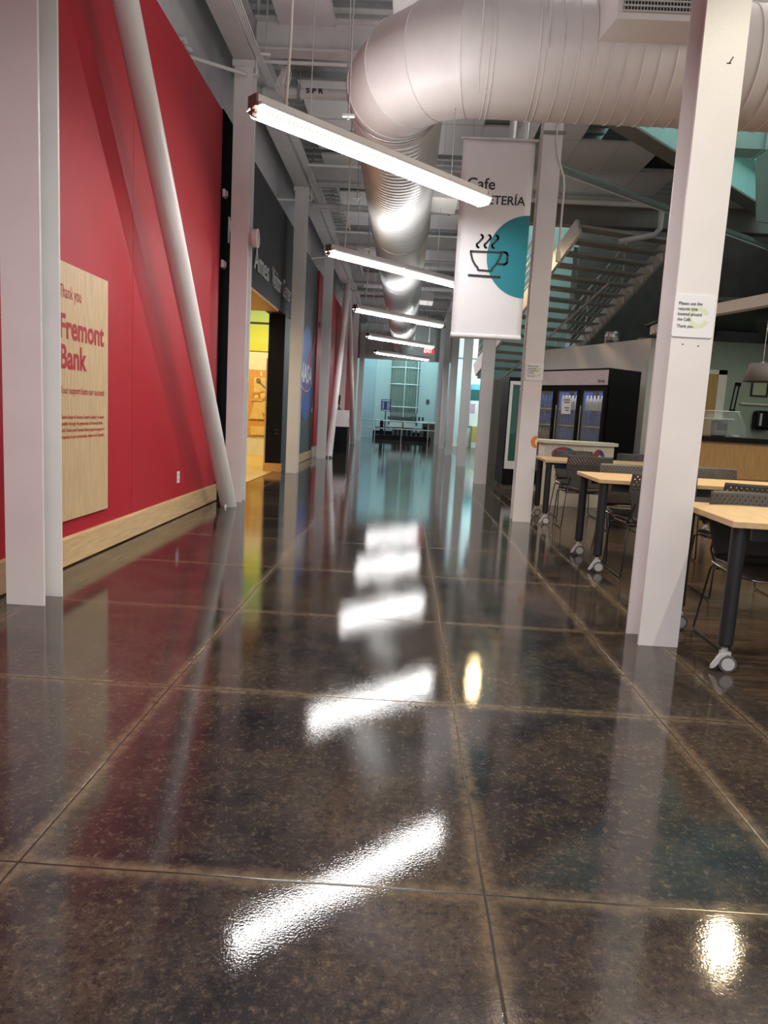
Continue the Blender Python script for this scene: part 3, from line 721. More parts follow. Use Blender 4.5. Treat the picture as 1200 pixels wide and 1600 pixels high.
# ------------------------------------------------------------------ overhead pipes, cables
def pipe_run(name, label, pts, r, m=pipe_white, group=None, cat='pipe', hang=None):
    p0 = Vector(pts[0]); t = thing(name, label, cat, p0, group=group)
    MB().tube([Vector(p)-p0 for p in pts], r, 14 if r > 0.02 else 8).build('tube', m, t)
    if hang:
        for h in hang:
            mb = MB(); h = Vector(h)-p0; mb.cyl(h, (h.x, h.y, 5.95-p0.z), 0.006, 6); mb.box((h.x-0.02, h.y-r-0.01, h.z-r-0.01), (h.x+0.02, h.y+r+0.01, h.z+r+0.01)); mb.build('hanger', silver, t)
    return t
t = pipe_run('sprinkler_pipe', 'fat white pipe stencilled SPR, running across overhead', [(-2.0, 9.35, 5.08), (1.3, 9.35, 5.08)], 0.062, group='cross pipes overhead', hang=[(-1.55, 9.35, 5.08)])
mb = MB(); text_on(mb, 'S P R', (-1.46+2.0, -0.063, -0.018), (1, 0, 0), 0.215, 0.055, 0.03); mb.build('lettering', ink, t)
for y, lab in ((14.1, 'plain white cross pipe overhead behind the second strip light'), (18.8, 'white cross pipe overhead behind the third strip light'), (23.5, 'farthest white cross pipe overhead')):
    pipe_run('sprinkler_pipe', lab, [(-2.0, y, 5.05), (1.3, y, 5.05)], 0.062, group='cross pipes overhead', hang=[(-1.5, y, 5.05), (0.6, y, 5.05)])
for y, lab in ((8.8, 'thin white cross conduit overhead just before the stencilled pipe'), (12.2, 'thin white cross conduit overhead left of the spiral duct'), (16.4, 'thin white cross conduit overhead beyond the second light')):
    pipe_run('cross_conduit', lab, [(-1.9, y, 5.18), (1.2, y, 5.18)], 0.022, group='thin conduits overhead', cat='conduit')
for k, (y0, lab) in enumerate(((7.75, 'bent white conduit between the red wall top and the girder'), (12.55, 'bent white conduit above the black header'), (17.1, 'bent white conduit above the slate wall'))):
    pipe_run('bent_conduit', lab, [(-2.47, y0, 4.72), (-2.42, y0+0.02, 4.72), (-2.05, y0+0.95, 4.98), (-1.96, y0+0.97, 5.0), (-1.955, y0+0.97, 5.8)], 0.02, group='bent conduits at the left girder', cat='conduit')
t = thing('fire_sprinkler', 'small round sprinkler fitting above the red wall', 'sprinkler', (-2.47, 7.55, 4.78))
MB().tube([(0, 0, 0), (0.05, 0, 0), (0.06, 0, -0.06)], 0.03, 10).build('fitting', white, t); MB().lathe([(0.0, -0.02), (0.055, -0.02), (0.06, 0.02), (0.0, 0.03)], 14, (0.07, 0, -0.09)).build('deflector', grey_plastic, t)
for k in range(4):
    pts = [(-1.93+k*0.035, -2, 5.22+0.012*k), (-1.92+k*0.035, 4.0, 5.16), (-1.92+k*0.03, 8.2, 5.10-0.02*k), (-1.90+k*0.03, 12.0, 5.14), (-1.92+k*0.03, 20, 5.16), (-1.92+k*0.03, 31, 5.18)]
    pipe_run('girder_cable', 'thin white cable strung along the left girder', pts, 0.008, group='cables along the left girder', cat='cable')
t = thing('cable_coil', 'loose coil of white cable hanging beside the left girder', 'cable', (-1.70, 9.0, 5.06))
mb = MB()
for k in range(5):
    r_ = 0.15+0.012*k; mb.tube([(0.02*k-0.03+0.03*math.sin(3*a), r_*0.6*math.cos(a), r_*1.25*math.sin(a)) for a in [2*PI*i/22 for i in range(22)]], 0.006, 6, closed=True)
mb.tube([(0, 0, 0.15), (0.02, 0.02, 0.9)], 0.006, 6); mb.build('loops', white, t)
for k, (x, y, z) in enumerate(((-1.72, 8.1, 4.9), (-0.62, 6.25, 3.6), (-0.80, 9.7, 3.95), (-0.82, 12.6, 3.95))):
    t = thing('threaded_rod', ['white drop rod beside the cable coil', 'drop rod left of the duct elbow', 'drop rod left of the spiral duct near its elbow', 'drop rod left of the spiral duct above the second light'][k], 'rod', (x, y, z), group='drop rods from the ceiling')
    MB().cyl((0, 0, 0), (0, 0, 5.94-z), 0.008, 8).build('rod', silver, t); MB().box((-0.05, -0.015, 0.02), (0.05, 0.015, 0.04)).build('cross_clip', white, t)
# open ladder rack on the ceiling over the left side
for k, (y0, y1, lab) in enumerate(((13.6, 17.2, 'grey ladder rack under the ceiling between the second and third left columns'), (18.4, 22.2, 'farther grey ladder rack under the ceiling'))):
    t = thing('ladder_rack', lab, 'cable tray', (-1.72, y0, 5.42), group='ladder racks overhead')
    for sx in (-0.17, 0.17): MB().bar((sx, 0, 0), (sx, y1-y0, 0), 0.03, 0.07).build('side_rail', beam_mat, t)
    for i in range(int((y1-y0)/0.25)): MB().bar((-0.17, 0.1+i*0.25, 0), (0.17, 0.1+i*0.25, 0), 0.03, 0.03).build('rung', beam_mat, t)

# ceiling tiles in a hung grid
tile_src = None
def ceil_tile(x, y, label, group, z=5.5):
    global tile_src
    if tile_src is None:
        t = thing('acoustic_panel', label, 'ceiling tile', (x, y, z), group=group)
        MB().box((0.012, 0.012, 0.004), (0.638, 1.208, 0.028)).build('panel', tile_mat, t)
        mb = MB(); mb.box((0, 0, 0), (0.65, 0.014, 0.03)).box((0, 1.206, 0), (0.65, 1.22, 0.03)).box((0, 0, 0), (0.014, 1.22, 0.03)).box((0.636, 0, 0), (0.65, 1.22, 0.03)); mb.build('grid_edge', beam_mat, t)
        for a, b_ in ((0.01, 0.01), (0.64, 1.21)): MB().cyl((a, b_, 0.02), (a, b_, 0.46), 0.003, 5).build('hanger_wire', silver, t)
        tile_src = t
    else:
        t = dup(tile_src, (x, y, z), 0, label); t['group'] = group
CL = 'grey tile in the hung ceiling grid above the corridor'; CG = 'corridor ceiling tiles'
for i in range(5):
    for y in (7.74, 6.5, 9.95, 11.18, 12.62, 14.6, 15.85, 19.2, 20.5, 24.0, 28.6):
        x = -1.69+0.65*i
        if i >= 1 and abs(y-7.74) < 0.01 and i < 2: continue
        if (i, y) in ((1, 9.95), (3, 12.62), (2, 15.85), (4, 9.95)): continue
        ceil_tile(x, y, CL, CG)
RL = 'grey tile in the hung ceiling above the cafe tables'; RG = 'cafe ceiling tiles'
for i in range(9):
    for j in range(7):
        x = 1.78+0.65*i; y = 5.45+1.22*j
        if (i, j) in ((3, 5), (4, 6)): continue
        if i >= 2 and 7.5 < y < 12.9 and y < 9.83+(x+0.65-2.7)*0.954+0.3: continue
        if any(x-0.3 < 2.7+3.9*f < x+0.95 and y-0.25 < 9.83+3.72*f < y+1.5 for f in [q/20 for q in range(21)]): continue
        ceil_tile(x, y, RL, RG)

# teal-lit roof beams on the right, pipes over the cafe
t = thing('roof_beam', 'diagonal roof beam with pale teal side, overhead right of the duct', 'beam', (2.7, 9.83, 5.0))
a = Vector((-1.0, -0.954, 0)); b_ = Vector((3.33, 3.18, 0))
mb = MB(); mb.bar(a, b_, 0.26, 0.03); mb.build('bottom_flange', taupe_beam, t)
mb = MB(); mb.bar(a+Vector((0, 0, 0.30)), b_+Vector((0, 0, 0.30)), 0.03, 0.57); mb.build('web', teal_light_tint, t)
mb = MB(); mb.bar(a+Vector((0, 0, 0.60)), b_+Vector((0, 0, 0.60)), 0.26, 0.03); mb.build('top_flange', teal_light_tint, t)
t = thing('roof_strut', 'short pale teal stub beam meeting the diagonal roof beam at the right', 'beam', (4.75, 11.0, 5.2))
mb = MB(); mb.box((-0.35, -0.25, 0), (0.1, 0.1, 0.34)); mb.build('web', teal_light_tint, t)
mb = MB(); mb.box((0.1, -0.3, -0.02), (0.13, 0.14, 0.38)); mb.build('end_plate', teal_light_tint, t)
t = thing('roof_sheet', 'pale teal roof light panel at the upper right edge', 'panel', (5.5, 11.6, 4.9))
mb = MB(); mb.add([(-0.55, -0.4, 0.5), (0.9, -0.2, 0.55), (0.9, 0.5, -0.35), (-0.1, 0.3, -0.35), (-0.55, -0.36, 0.5), (0.9, -0.16, 0.55), (0.9, 0.54, -0.35), (-0.1, 0.34, -0.35)], [(0, 1, 2, 3), (4, 5, 6, 7), (0, 1, 5, 4), (1, 2, 6, 5), (2, 3, 7, 6), (3, 0, 4, 7)]); mb.build('sheet', teal_light_tint, t)
pipe_run('green_pipe', 'pale green pipe slanting under the cafe ceiling', [(1.61, 9.9, 4.6), (6.8, 13.9, 4.6)], 0.055, green_pipe)
pipe_run('thin_conduit', 'thin light conduit just below the pale green pipe', [(1.61, 9.81, 4.5), (6.79, 13.77, 4.5)], 0.012, cat='conduit')
pipe_run('stairwell_pipe', 'white pipe along the beam above the stair, turning down', [(1.7, 12.85, 5.0), (4.1, 12.85, 5.0), (4.2, 12.85, 4.95), (4.2, 12.85, 4.62), (4.12, 12.88, 4.52), (3.55, 12.95, 4.40)], 0.05)
# vertical risers behind the banner
for x, lab in ((0.98, 'silver riser pipe above the banner, left one'), (1.12, 'silver riser pipe above the banner, leaning right')):
    pipe_run('riser_pipe', lab, [(x, 8.25, 3.95), (x+0.02, 8.25, 4.4), (x+(0.02 if x < 1 else 0.12), 8.3, 5.2), (x+0.1, 8.3, 5.9)], 0.045, silver, group='riser pipes above the banner')

# ------------------------------------------------------------------ staircase
ux = Vector((0.331, -0.944, 0)); wv = Vector((0.944, 0.331, 0)); A = Vector((3.67, 16.0, 2.85)); SL = 0.594; WID = 1.95
t = thing('staircase', 'open-riser steel staircase seen from below, behind the white bulkhead', 'staircase', A)
def stp(s_, l, dz=0): return ux*s_-wv*l+Vector((0, 0, SL*s_+dz))
for l in (0, WID):
    mb = MB(); mb.bar(stp(-0.95, l), stp(2.85, l), 0.06, 0.30); mb.build('stringer', white if l else stair_mat, t)
s_ = -0.9
while s_ < 2.8:
    mb = MB(); p = stp(s_, 0, 0.05); q = stp(s_, WID, 0.05)
    mb.bar(p, q, 0.27, 0.045)
    tr = mb.build('tread', tread_mat, t)
    mb = MB(); c0 = stp(s_, 0.035, 0.03); mb.prism([(-0.02, 0), (0.15, 0), (0.15, -0.14)], lambda u, v: c0+ux*u+Vector((0, 0, v)), -wv*0.04); mb.build('bracket', sign_white, tr)  # no real bracket; white triangle stands for sky light through the tread gap
    s_ += 0.262
for l in (0.0, WID):
    mb = MB(); mb.tube([stp(-0.9, l, 1.05), stp(1.5, l, 1.05)], 0.022, 10)
    for k in range(5): mb.tube([stp(-0.9, l, 0.28+k*0.15), stp(1.5, l, 0.28+k*0.15)], 0.008, 6)
    for k in range(3): mb.cyl(stp(-0.85+k*1.15, l, 0.1), stp(-0.85+k*1.15, l, 1.05), 0.018, 8)
    mb.build('railing', white if l else stair_mat, t)
mb = MB(); mb.tube([stp(-0.8, 1.35, -0.25), stp(2.1, 0.75, -0.25)], 0.022, 10); mb.build('sprinkler_line', pipe_white, t)

# vent stub on the bulkhead
t = thing('vent_can', 'short silver vent can standing on the white bulkhead wall', 'vent', (3.66, 13.2, 2.69))
MB().lathe([(0.0, 0.20), (0.12, 0.20), (0.13, 0.19), (0.13, 0.0), (0.0, 0.0)], 24).build('can', silver, t); MB().lathe([(0.133, 0.05), (0.133, 0.07)], 24).build('band', grey_plastic, t)

# ------------------------------------------------------------------ drinks coolers
t = thing('drinks_cooler', 'large black three-door drinks cooler with pinkish header panel', 'refrigerator', (3.11, 11.2, 0), math.atan2(0.82, -0.57))
# local x runs along the front (away), local -y is to the cabinet's depth... front normal = +y
CW, CD, CH = 1.62, 0.78, 2.09
mb = MB(); mb.box((0, -CD, 0.12), (CW, -CD+0.04, CH)).box((0, -CD+0.04, 0.12), (0.03, -0.05, CH)).box((CW-0.03, -CD+0.04, 0.12), (CW, -0.05, CH)).box((0.03, -CD+0.04, 1.80), (CW-0.03, -0.05, CH)).box((0.03, -CD+0.04, 0.12), (CW-0.03, -0.05, 0.36)); mb.box((0, -0.05, 0.12), (CW, 0, 0.30)); mb.box((0, -0.05, 1.80), (CW, -0.01, CH))
mb.build('cabinet', gloss_black, t, bevel=0.004)
MB().box((0.05, -CD+0.05, 0), (CW-0.05, -0.04, 0.12)).build('plinth', grey_plastic, t)
hd = MB().box((0.01, -0.008, 1.83), (CW-0.01, 0.006, 2.06)).build('header_panel', pink_white, t)
mb = MB(); text_on(mb, 'hrvs', (0.19, 0.008, 1.862), (-1, 0, 0), 0.13, 0.055, 0.02); mb.build('lettering', ink, hd)
for k in range(3):
    x0 = 0.02+k*(CW-0.04)/3; x1 = x0+(CW-0.04)/3-0.01
    mb = MB(); mb.box((x0, -0.045, 0.30), (x0+0.05, 0.012, 1.80)).box((x1-0.05, -0.045, 0.30), (x1, 0.012, 1.80)).box((x0+0.05, -0.045, 0.30), (x1-0.05, 0.012, 0.36)).box((x0+0.05, -0.045, 1.74), (x1-0.05, 0.012, 1.80))
    d = mb.build('door', gloss_black, t)
    MB().box((x0+0.05, -0.012, 0.36), (x1-0.05, -0.006, 1.74)).build('pane', glass, d)
    MB().box((x1-0.055, 0.012, 0.7), (x1-0.045, 0.03, 1.5)).build('handle', silver, d)
    if k == 1:
        n_ = MB().box((x0+0.17, -0.005, 1.36), (x0+0.37, -0.002, 1.64)).build('notice', sign_white, d)
        mb = MB()
        for i, z in enumerate((1.58, 1.54, 1.45, 1.41)): mb.box((x0+0.20, -0.001, z), (x0+0.34-0.02*i, 0, z+0.015))
        mb.build('scribble', ink, n_)
    for si, z in enumerate((0.62, 0.89, 1.16, 1.43)):
        mb = MB(); mb.box((x0+0.05, -0.34, z), (x1-0.05, -0.06, z+0.02)); mb.build('shelf', silver, t)
        mb = MB()
        for i in range(6):
            xx = x0+0.09+i*0.073; mb.lathe([(0, 0.0), (0.031, 0), (0.031, 0.14), (0.012, 0.19), (0.012, 0.215), (0, 0.215)], 12, (xx, -0.11, z+0.02))
        m_ = blue_print if si < 3 and k < 2 else (white_print if si == 3 and k < 2 else blue_print)
        if k == 2: m_ = [red_print, amber_print, blue_print, blue_print][si]
        if si == 0 and k < 2: m_ = amber_print
        mb.build('bottle_row', m_, t)
    mb = MB(); mb.box((x0+0.06, -0.40, 0.40), (x1-0.06, -0.38, 1.74)); mb.build('back_graphic', blue_print, t)
for k in range(3):
    la = area('cooler_inside_light', (0, 0, 0), 0.45, 0.8, (0.9, 0.95, 1.0), sy=0.08); la.parent = t; la.location = (0.28+k*0.53, -0.10, 1.78); la.rotation_euler = (math.radians(-25), 0, 0)
# black cooler with a white-framed glass door, beyond
t = thing('glass_door_cooler', 'tall black cooler with white-framed green glass door beside the column', 'refrigerator', (1.76, 12.42, 0))
MB().box((0, 0.03, 0.08), (0.40, 1.0, 1.95)).build('cabinet', gloss_black, t, bevel=0.005)
MB().box((0.03, 0.06, 0), (0.37, 0.95, 0.08)).build('plinth', dark_grey, t)
mb = MB(); mb.box((0.02, 0, 0.36), (0.07, 0.028, 1.88)).box((0.34, 0, 0.36), (0.39, 0.028, 1.88)).box((0.07, 0, 0.36), (0.34, 0.028, 0.50)).box((0.07, 0, 1.82), (0.34, 0.028, 1.88)); d = mb.build('door', sign_white, t)
MB().box((0.07, 0.01, 0.50), (0.34, 0.018, 1.82)).build('pane', green_glass, d); MB().box((0.33, -0.03, 0.8), (0.35, 0.0, 1.4)).build('handle', silver, d)

# white kiosk with two round badges
t = thing('white_kiosk', 'low white kiosk counter with two round badges in front of the cooler', 'counter', (2.05, 10.25, 0))
pl = [(0.0, 0.10), (0.54, 0.0), (1.02, 0.16), (1.0, 0.5), (0.0, 0.55)]
mb = MB(); mb.prism(pl, lambda a, b_: (a, b_, 0.0), (0, 0, 0.90)); mb.build('body', cream, t)
pt = [(-0.04, 0.05), (0.54, -0.05), (1.07, 0.13), (1.05, 0.55), (-0.04, 0.6)]
mb = MB(); mb.prism(pt, lambda a, b_: (a, b_, 0.90), (0, 0, 0.05)); mb.build('worktop', cream, t, bevel=0.006)
def badge(p, q, cz, wd, ht):
    p = Vector(p); q = Vector(q); d = (q-p).normalized(); c = (p+q)/2; nrm = Vector((d.y, -d.x)); F = lambda a, b_, o_=0.0: (c.x+d.x*a+nrm.x*(0.004+o_), c.y+d.y*a+nrm.y*(0.004+o_), cz+b_)
    mb = MB(); mb.add([F(*pp) for pp in arc(0, 0, wd/2, 0, 360, 32, ht/2)[:-1]], [tuple(range(32))]); r_ = mb.build('badge', logo_blue, t)
    mb = MB(); mb.add([F(*pp, 0.002) for pp in arc(0, 0, wd/2*0.94, 70, 215, 20, ht/2*0.94)], [tuple(range(21))]); mb.build('red_wave', logo_red, r_)
    mb = MB(); mb.add([F(a, b_, 0.004) for a, b_ in ((-wd*0.3, -ht*0.05), (wd*0.05, -ht*0.12), (wd*0.34, 0.02), (wd*0.05, ht*0.2))], [(0, 1, 2, 3)]); mb.build('white_wave', sign_white, r_)
badge(pl[0], pl[1], 0.75, 0.34, 0.22); badge(pl[1], pl[2], 0.72, 0.20, 0.26)

# ------------------------------------------------------------------ servery
t = thing('servery_counter', 'long oak-fronted servery counter with dark top at the right', 'counter', (4.15, 10.5, 0))
MB().box((0, 0, 0), (4.6, 0.08, 1.06)).build('front_panel', counter_wood, t)
MB().box((-0.08, -0.06, 1.06), (4.6, 0.7, 1.13)).build('worktop', gloss_black, t, bevel=0.005)
MB().box((0, -0.002, 0.52), (4.6, 0.0, 0.526)).build('panel_joint', shade_joint_black, t)
t = thing('sneeze_guard', 'clear glass food display guard on the servery counter', 'display case', (4.22, 10.56, 1.13))
mb = MB(); mb.box((0, 0.30, 0.37), (0.80, 0.45, 0.38)).box((0, 0.05, 0.25), (0.62, 0.40, 0.258)); mb.build('glass_shelf', glass, t)
mb = MB(); mb.grid([[(0.0, 0.02+0.28*f*f, 0.02+0.35*f), (0.80, 0.02+0.28*f*f, 0.02+0.35*f)] for f in [i/8 for i in range(9)]]); mb.build('curved_pane', glass, t, solid=0.006)
mb = MB()
for x in (0.02, 0.78): mb.tube([(x, 0.02, 0), (x, 0.1, 0.2), (x, 0.30, 0.37)], 0.006, 6)
mb.tube([(0, 0.30, 0.38), (0.8, 0.30, 0.38)], 0.007, 6); mb.tube([(0, 0.05, 0.26), (0.62, 0.05, 0.26)], 0.007, 6); mb.build('frame', silver, t)
t = thing('card_reader', 'small grey till terminal behind the glass guard', 'till', (4.72, 10.80, 1.13))
MB().box((-0.09, -0.06, 0), (0.09, 0.10, 0.24), rot=Matrix.Rotation(-0.15, 3, 'X')).build('case', lampshade, t, bevel=0.01); MB().box((-0.07, -0.10, 0.10), (0.07, -0.075, 0.2), rot=Matrix.Rotation(-0.15, 3, 'X')).build('screen', gloss_black, t)
t = thing('small_dish', 'small white dish at the counter edge', 'dish', (4.84, 10.52, 1.13))
MB().lathe([(0.0, 0.004), (0.035, 0.004), (0.06, 0.03), (0.056, 0.03), (0.033, 0.01), (0.0, 0.01)], 20).build('dish', sign_white, t)
t = thing('towel_dispenser', 'glossy dark paper dispenser on the servery wall', 'dispenser', (6.36, 12.99, 1.45))
MB().box((-0.12, -0.16, -0.17), (0.16, 0.05, 0.17)).build('case', gloss_black, t, bevel=0.05); MB().box((-0.07, -0.168, -0.1), (-0.03, -0.158, 0.12)).build('chrome_trim', silver, t)
t = thing('framed_certificate', 'small black-framed certificate on the green servery wall', 'picture', (6.32, 13.045, 2.08))
mb = MB(); a, b_ = 0.15, 0.21
mb.box((-a, -0.03, -b_), (-a+0.025, 0, b_)).box((a-0.025, -0.03, -b_), (a, 0, b_)).box((-a+0.025, -0.03, -b_), (a-0.025, 0, -b_+0.025)).box((-a+0.025, -0.03, b_-0.025), (a-0.025, 0, b_)); mb.build('frame', ink, t)
MB().box((-a+0.025, -0.012, -b_+0.025), (a-0.025, 0, b_-0.025)).build('print', mat('pale_green_print_paper', (0.42, 0.46, 0.33), 0.6), t)
t = thing('wall_hook_rack', 'narrow black hanging rack on the green servery wall', 'rack', (5.86, 13.045, 1.84))
mb = MB(); mb.bar((-0.02, -0.02, -0.26), (0.03, -0.02, 0.26), 0.02, 0.015).bar((0.05, -0.02, -0.26), (0.10, -0.02, 0.26), 0.02, 0.015); mb.box((-0.03, -0.03, -0.26), (0.07, -0.01, -0.22)).box((0.02, -0.03, 0.2), (0.12, -0.01, 0.26)); mb.build('rods', gloss_black, t)
t = thing('wall_tray_ledge', 'thin pale ledge on the servery wall under the certificate', 'shelf', (6.35, 13.045, 1.72)); MB().box((-0.35, -0.06, 0), (0.6, 0, 0.025)).build('board', bulk_mat, t)
d2 = MB(); d2.box((4.9, 13.0, 0), (5.55, 13.05, 2.22)); struct('door_2', d2, yellow_wood)
mb = MB(); mb.box((5.55, 12.98, 0), (5.70, 13.06, 2.30)).box((4.8, 12.98, 2.22), (5.70, 13.06, 2.30)); struct('trim_5', mb, bulk_mat)
t = thing('pendant_lamp', 'grey tapered pendant lamp shade hanging at the right edge', 'lamp', (3.98, 8.2, 1.78))
mb = MB(); mb.lathe([(0.185, 0.0), (0.13, 0.20)], 32); mb.build('shade', lampshade, t, solid=0.004)
mb = MB(); mb.cyl((0, 0, 0.16), (0, 0, 0.98), 0.004, 6); mb.build('cord', silver, t)
MB().cyl((0, 0, 0.10), (0, 0, 0.22), 0.025, 12).build('socket', silver, t)
t = thing('hanging_wire', 'thin wire with a hook dropping past the concrete wall', 'wire', (4.95, 9.2, 2.9)); MB().tube([(0, 0, 0), (-0.02, 0, 0.12), (0.02, 0, 0.16), (0.05, 0.05, 2.4)], 0.008, 6).build('strand', silver, t)

# ------------------------------------------------------------------ cafe tables and chairs
TH = 0.765
def table_proto(label, loc, rz):
    t = thing('cafe_table', label, 'table', loc, rz, group='cafe tables'); Lx, Dy = 1.96, 0.86
    MB().box((0, 0, TH-0.032), (Lx, Dy, TH)).build('tabletop', maple, t, bevel=0.003)
    mb = MB(); mb.box((0.12, 0.06, TH-0.10), (Lx-0.12, 0.085, TH-0.032)).box((0.12, Dy-0.085, TH-0.10), (Lx-0.12, Dy-0.06, TH-0.032)); mb.build('apron', leg_mat, t)
    for x in (0.055, Lx-0.055):
        for y in (0.055, Dy-0.075):
            mb = MB(); mb.tube([(x, y, TH-0.034), (x, y, 0.145)], 0.036, 18); mb.tube([(x, y, 0.145), (x, y, 0.128)], [0.036, 0.026], 18); lg = mb.build('leg', leg_mat, t)
            mb = MB(); mb.cyl((x, y, 0.13), (x, y, 0.098), 0.016, 12); mb.box((x-0.020, y-0.016, 0.050), (x+0.028, y+0.016, 0.102)); mb.prism([(-0.048, 0.024), (-0.066, 0.016), (-0.064, 0.032), (-0.026, 0.094), (0.0, 0.09), (-0.02, 0.06)], lambda u, v: (x+u, y-0.030, v), (0, 0.022, 0)); ca = mb.build('caster', grey_plastic, lg)
            mb = MB()
            for s_ in (-1, 1): mb.cyl((x+0.012, y+s_*0.008, 0.044), (x+0.012, y+s_*0.032, 0.044), 0.043, 22)
            mb.build('wheel', dark_grey, lg)
            mb = MB()
            for s_ in (-1, 1): mb.cyl((x+0.012, y+s_*0.032, 0.044), (x+0.012, y+s_*0.036, 0.044), 0.032, 20)
            mb.cyl((x+0.012, y-0.034, 0.044), (x+0.012, y+0.034, 0.044), 0.008, 8)
            mb.build('hub', grey_plastic, lg)
    return t
T1 = table_proto('nearest maple cafe table on black caster legs, behind the near right column', (1.605, 3.40, 0), math.radians(-3.5))
T2 = dup(T1, (1.575, 5.66, 0), math.radians(-2.0), 'second maple cafe table from the camera, its left end between the two right columns')
T3 = dup(T1, (1.66, 8.28, 0), math.radians(-3.0), 'third maple cafe table, before the white kiosk and right of the small-sign column')

def chair_proto(label, loc, rz):
    """faces +y; origin on the floor under the seat"""
    t = thing('cafe_chair', label, 'chair', loc, rz, group='charcoal cafe chairs')
    # back shell: grid with round-ish perforations in its top band
    mb = MB(); nu, nv = 31, 18; H0, H1 = 0.47, 0.845
    def bp(u, v):
        z = H0+(H1-H0)*v
        hw = 0.205+0.055*min(1, v*1.6) if v < 0.62 else 0.26-0.012*(v-0.62)/0.38
        a = u*2-1
        return Vector((a*hw, -0.205-0.075*v+0.055*(abs(a)**2.2)*(0.4+0.6*v), z))
    for j in range(nv):
        for i in range(nu):
            u0, u1, v0, v1 = i/nu, (i+1)/nu, j/nv, (j+1)/nv
            c = [bp(u0, v0), bp(u1, v0), bp(u1, v1), bp(u0, v1)]
            if 11 <= j <= 16 and 1 <= i <= nu-2:
                cu, cv = (u0+u1)/2, (v0+v1)/2; ru, rv = 0.25/nu, 0.25/nv
                k = (i+j) % 2
                h = [bp(cu-ru, cv-rv), bp(cu+ru, cv-rv), bp(cu+ru, cv+rv), bp(cu-ru, cv+rv)]
                if k: mb.add(c, [(0, 1, 2, 3)], True); continue
                mb.add(c+h, [(0, 1, 5, 4), (1, 2, 6, 5), (2, 3, 7, 6), (3, 0, 4, 7)], True)
            else: mb.add(c, [(0, 1, 2, 3)], True)
    mb.build('backrest', chair_mat, t, solid=0.010, merge=True)
    # curved transition and seat
    rows = []
    for k in range(15):
        f = k/14
        if f < 0.3:
            g = f/0.3; y = -0.205+0.02*g-0.0; z = 0.47-0.03*g; hw = 0.205
            y = -0.205+0.045*g*g; z = 0.47-0.045*math.sin(g*PI/2)
        else:
            g = (f-0.3)/0.7; y = -0.16+0.40*g; z = 0.425+0.025*math.sin(g*PI*0.9)-0.02*g*g+0.0; hw = 0.205+0.035*math.sin(g*PI*0.7)
        rows.append([(hw*(2*i/12-1), y, z+0.022*abs(2*i/12-1)**3) for i in range(13)])
    MB().grid(rows).build('seat', chair_mat, t, solid=0.012)
    mb = MB(); pts = []
    mb.tube([(-0.235, -0.13, 0.44)]+[(-0.242, -0.02, 0.437), (-0.245, 0.12, 0.437), (-0.22, 0.21, 0.425), (-0.15, 0.245, 0.417), (0, 0.252, 0.415), (0.15, 0.245, 0.417), (0.22, 0.21, 0.425), (0.245, 0.12, 0.437), (0.242, -0.02, 0.437)]+[(0.235, -0.13, 0.44)], 0.007, 8); mb.build('seat_rim', chrome, t)
    for s_ in (-1, 1):
        x = s_*0.225; xf = s_*0.262
        mb = MB(); mb.tube([(x*0.9, -0.22, 0.60), (x, -0.20, 0.50), (x, -0.12, 0.425), (x, 0.16, 0.415), (xf*0.97, 0.215, 0.40), (xf, 0.275, 0.03), (xf, 0.262, 0.010), (xf, -0.20, 0.010), (xf, -0.225, 0.022), (x, -0.17, 0.40), (x, -0.13, 0.42)], 0.0065, 8)
        mb.build('leg', leg_mat, t)
    mb = MB(); mb.tube([(-0.225, 0.10, 0.408), (0.225, 0.10, 0.408)], 0.0065, 8).tube([(-0.225, -0.10, 0.408), (0.225, -0.10, 0.408)], 0.0065, 8); mb.build('cross_bar', leg_mat, t)
    return t
C1 = chair_proto('charcoal cafe chair facing the camera across the nearest table', (2.06, 3.93, 0), PI-0.03)
for x, y, rz, lab in ((2.18, 3.17, 0.03, 'charcoal cafe chair on the near side of the nearest table, cut by the photo edge'),
        (2.03, 5.72, 0.0, 'charcoal cafe chair seen from behind at the second table, beside the near right column'),
        (2.50, 5.15, -0.05, 'charcoal cafe chair pulled out behind the gray chair of the nearest table'),
        (2.08, 6.36, PI, 'charcoal cafe chair facing the camera at the left end of the second table'),
        (3.00, 6.72, PI, 'charcoal cafe chair facing the camera, low against the oak servery front'),
        (2.12, 8.25, -0.03, 'charcoal cafe chair seen from behind at the left end of the third table'),
        (2.98, 8.20, 0.0, 'charcoal cafe chair seen from behind at the third table, right of its neighbour'),
        (2.26, 9.22, PI, 'charcoal cafe chair facing the camera in front of the left kiosk badge'),
        (3.08, 9.20, PI, 'charcoal cafe chair facing the camera in front of the black cooler side')):
    dup(C1, (x, y, 0), rz, lab)

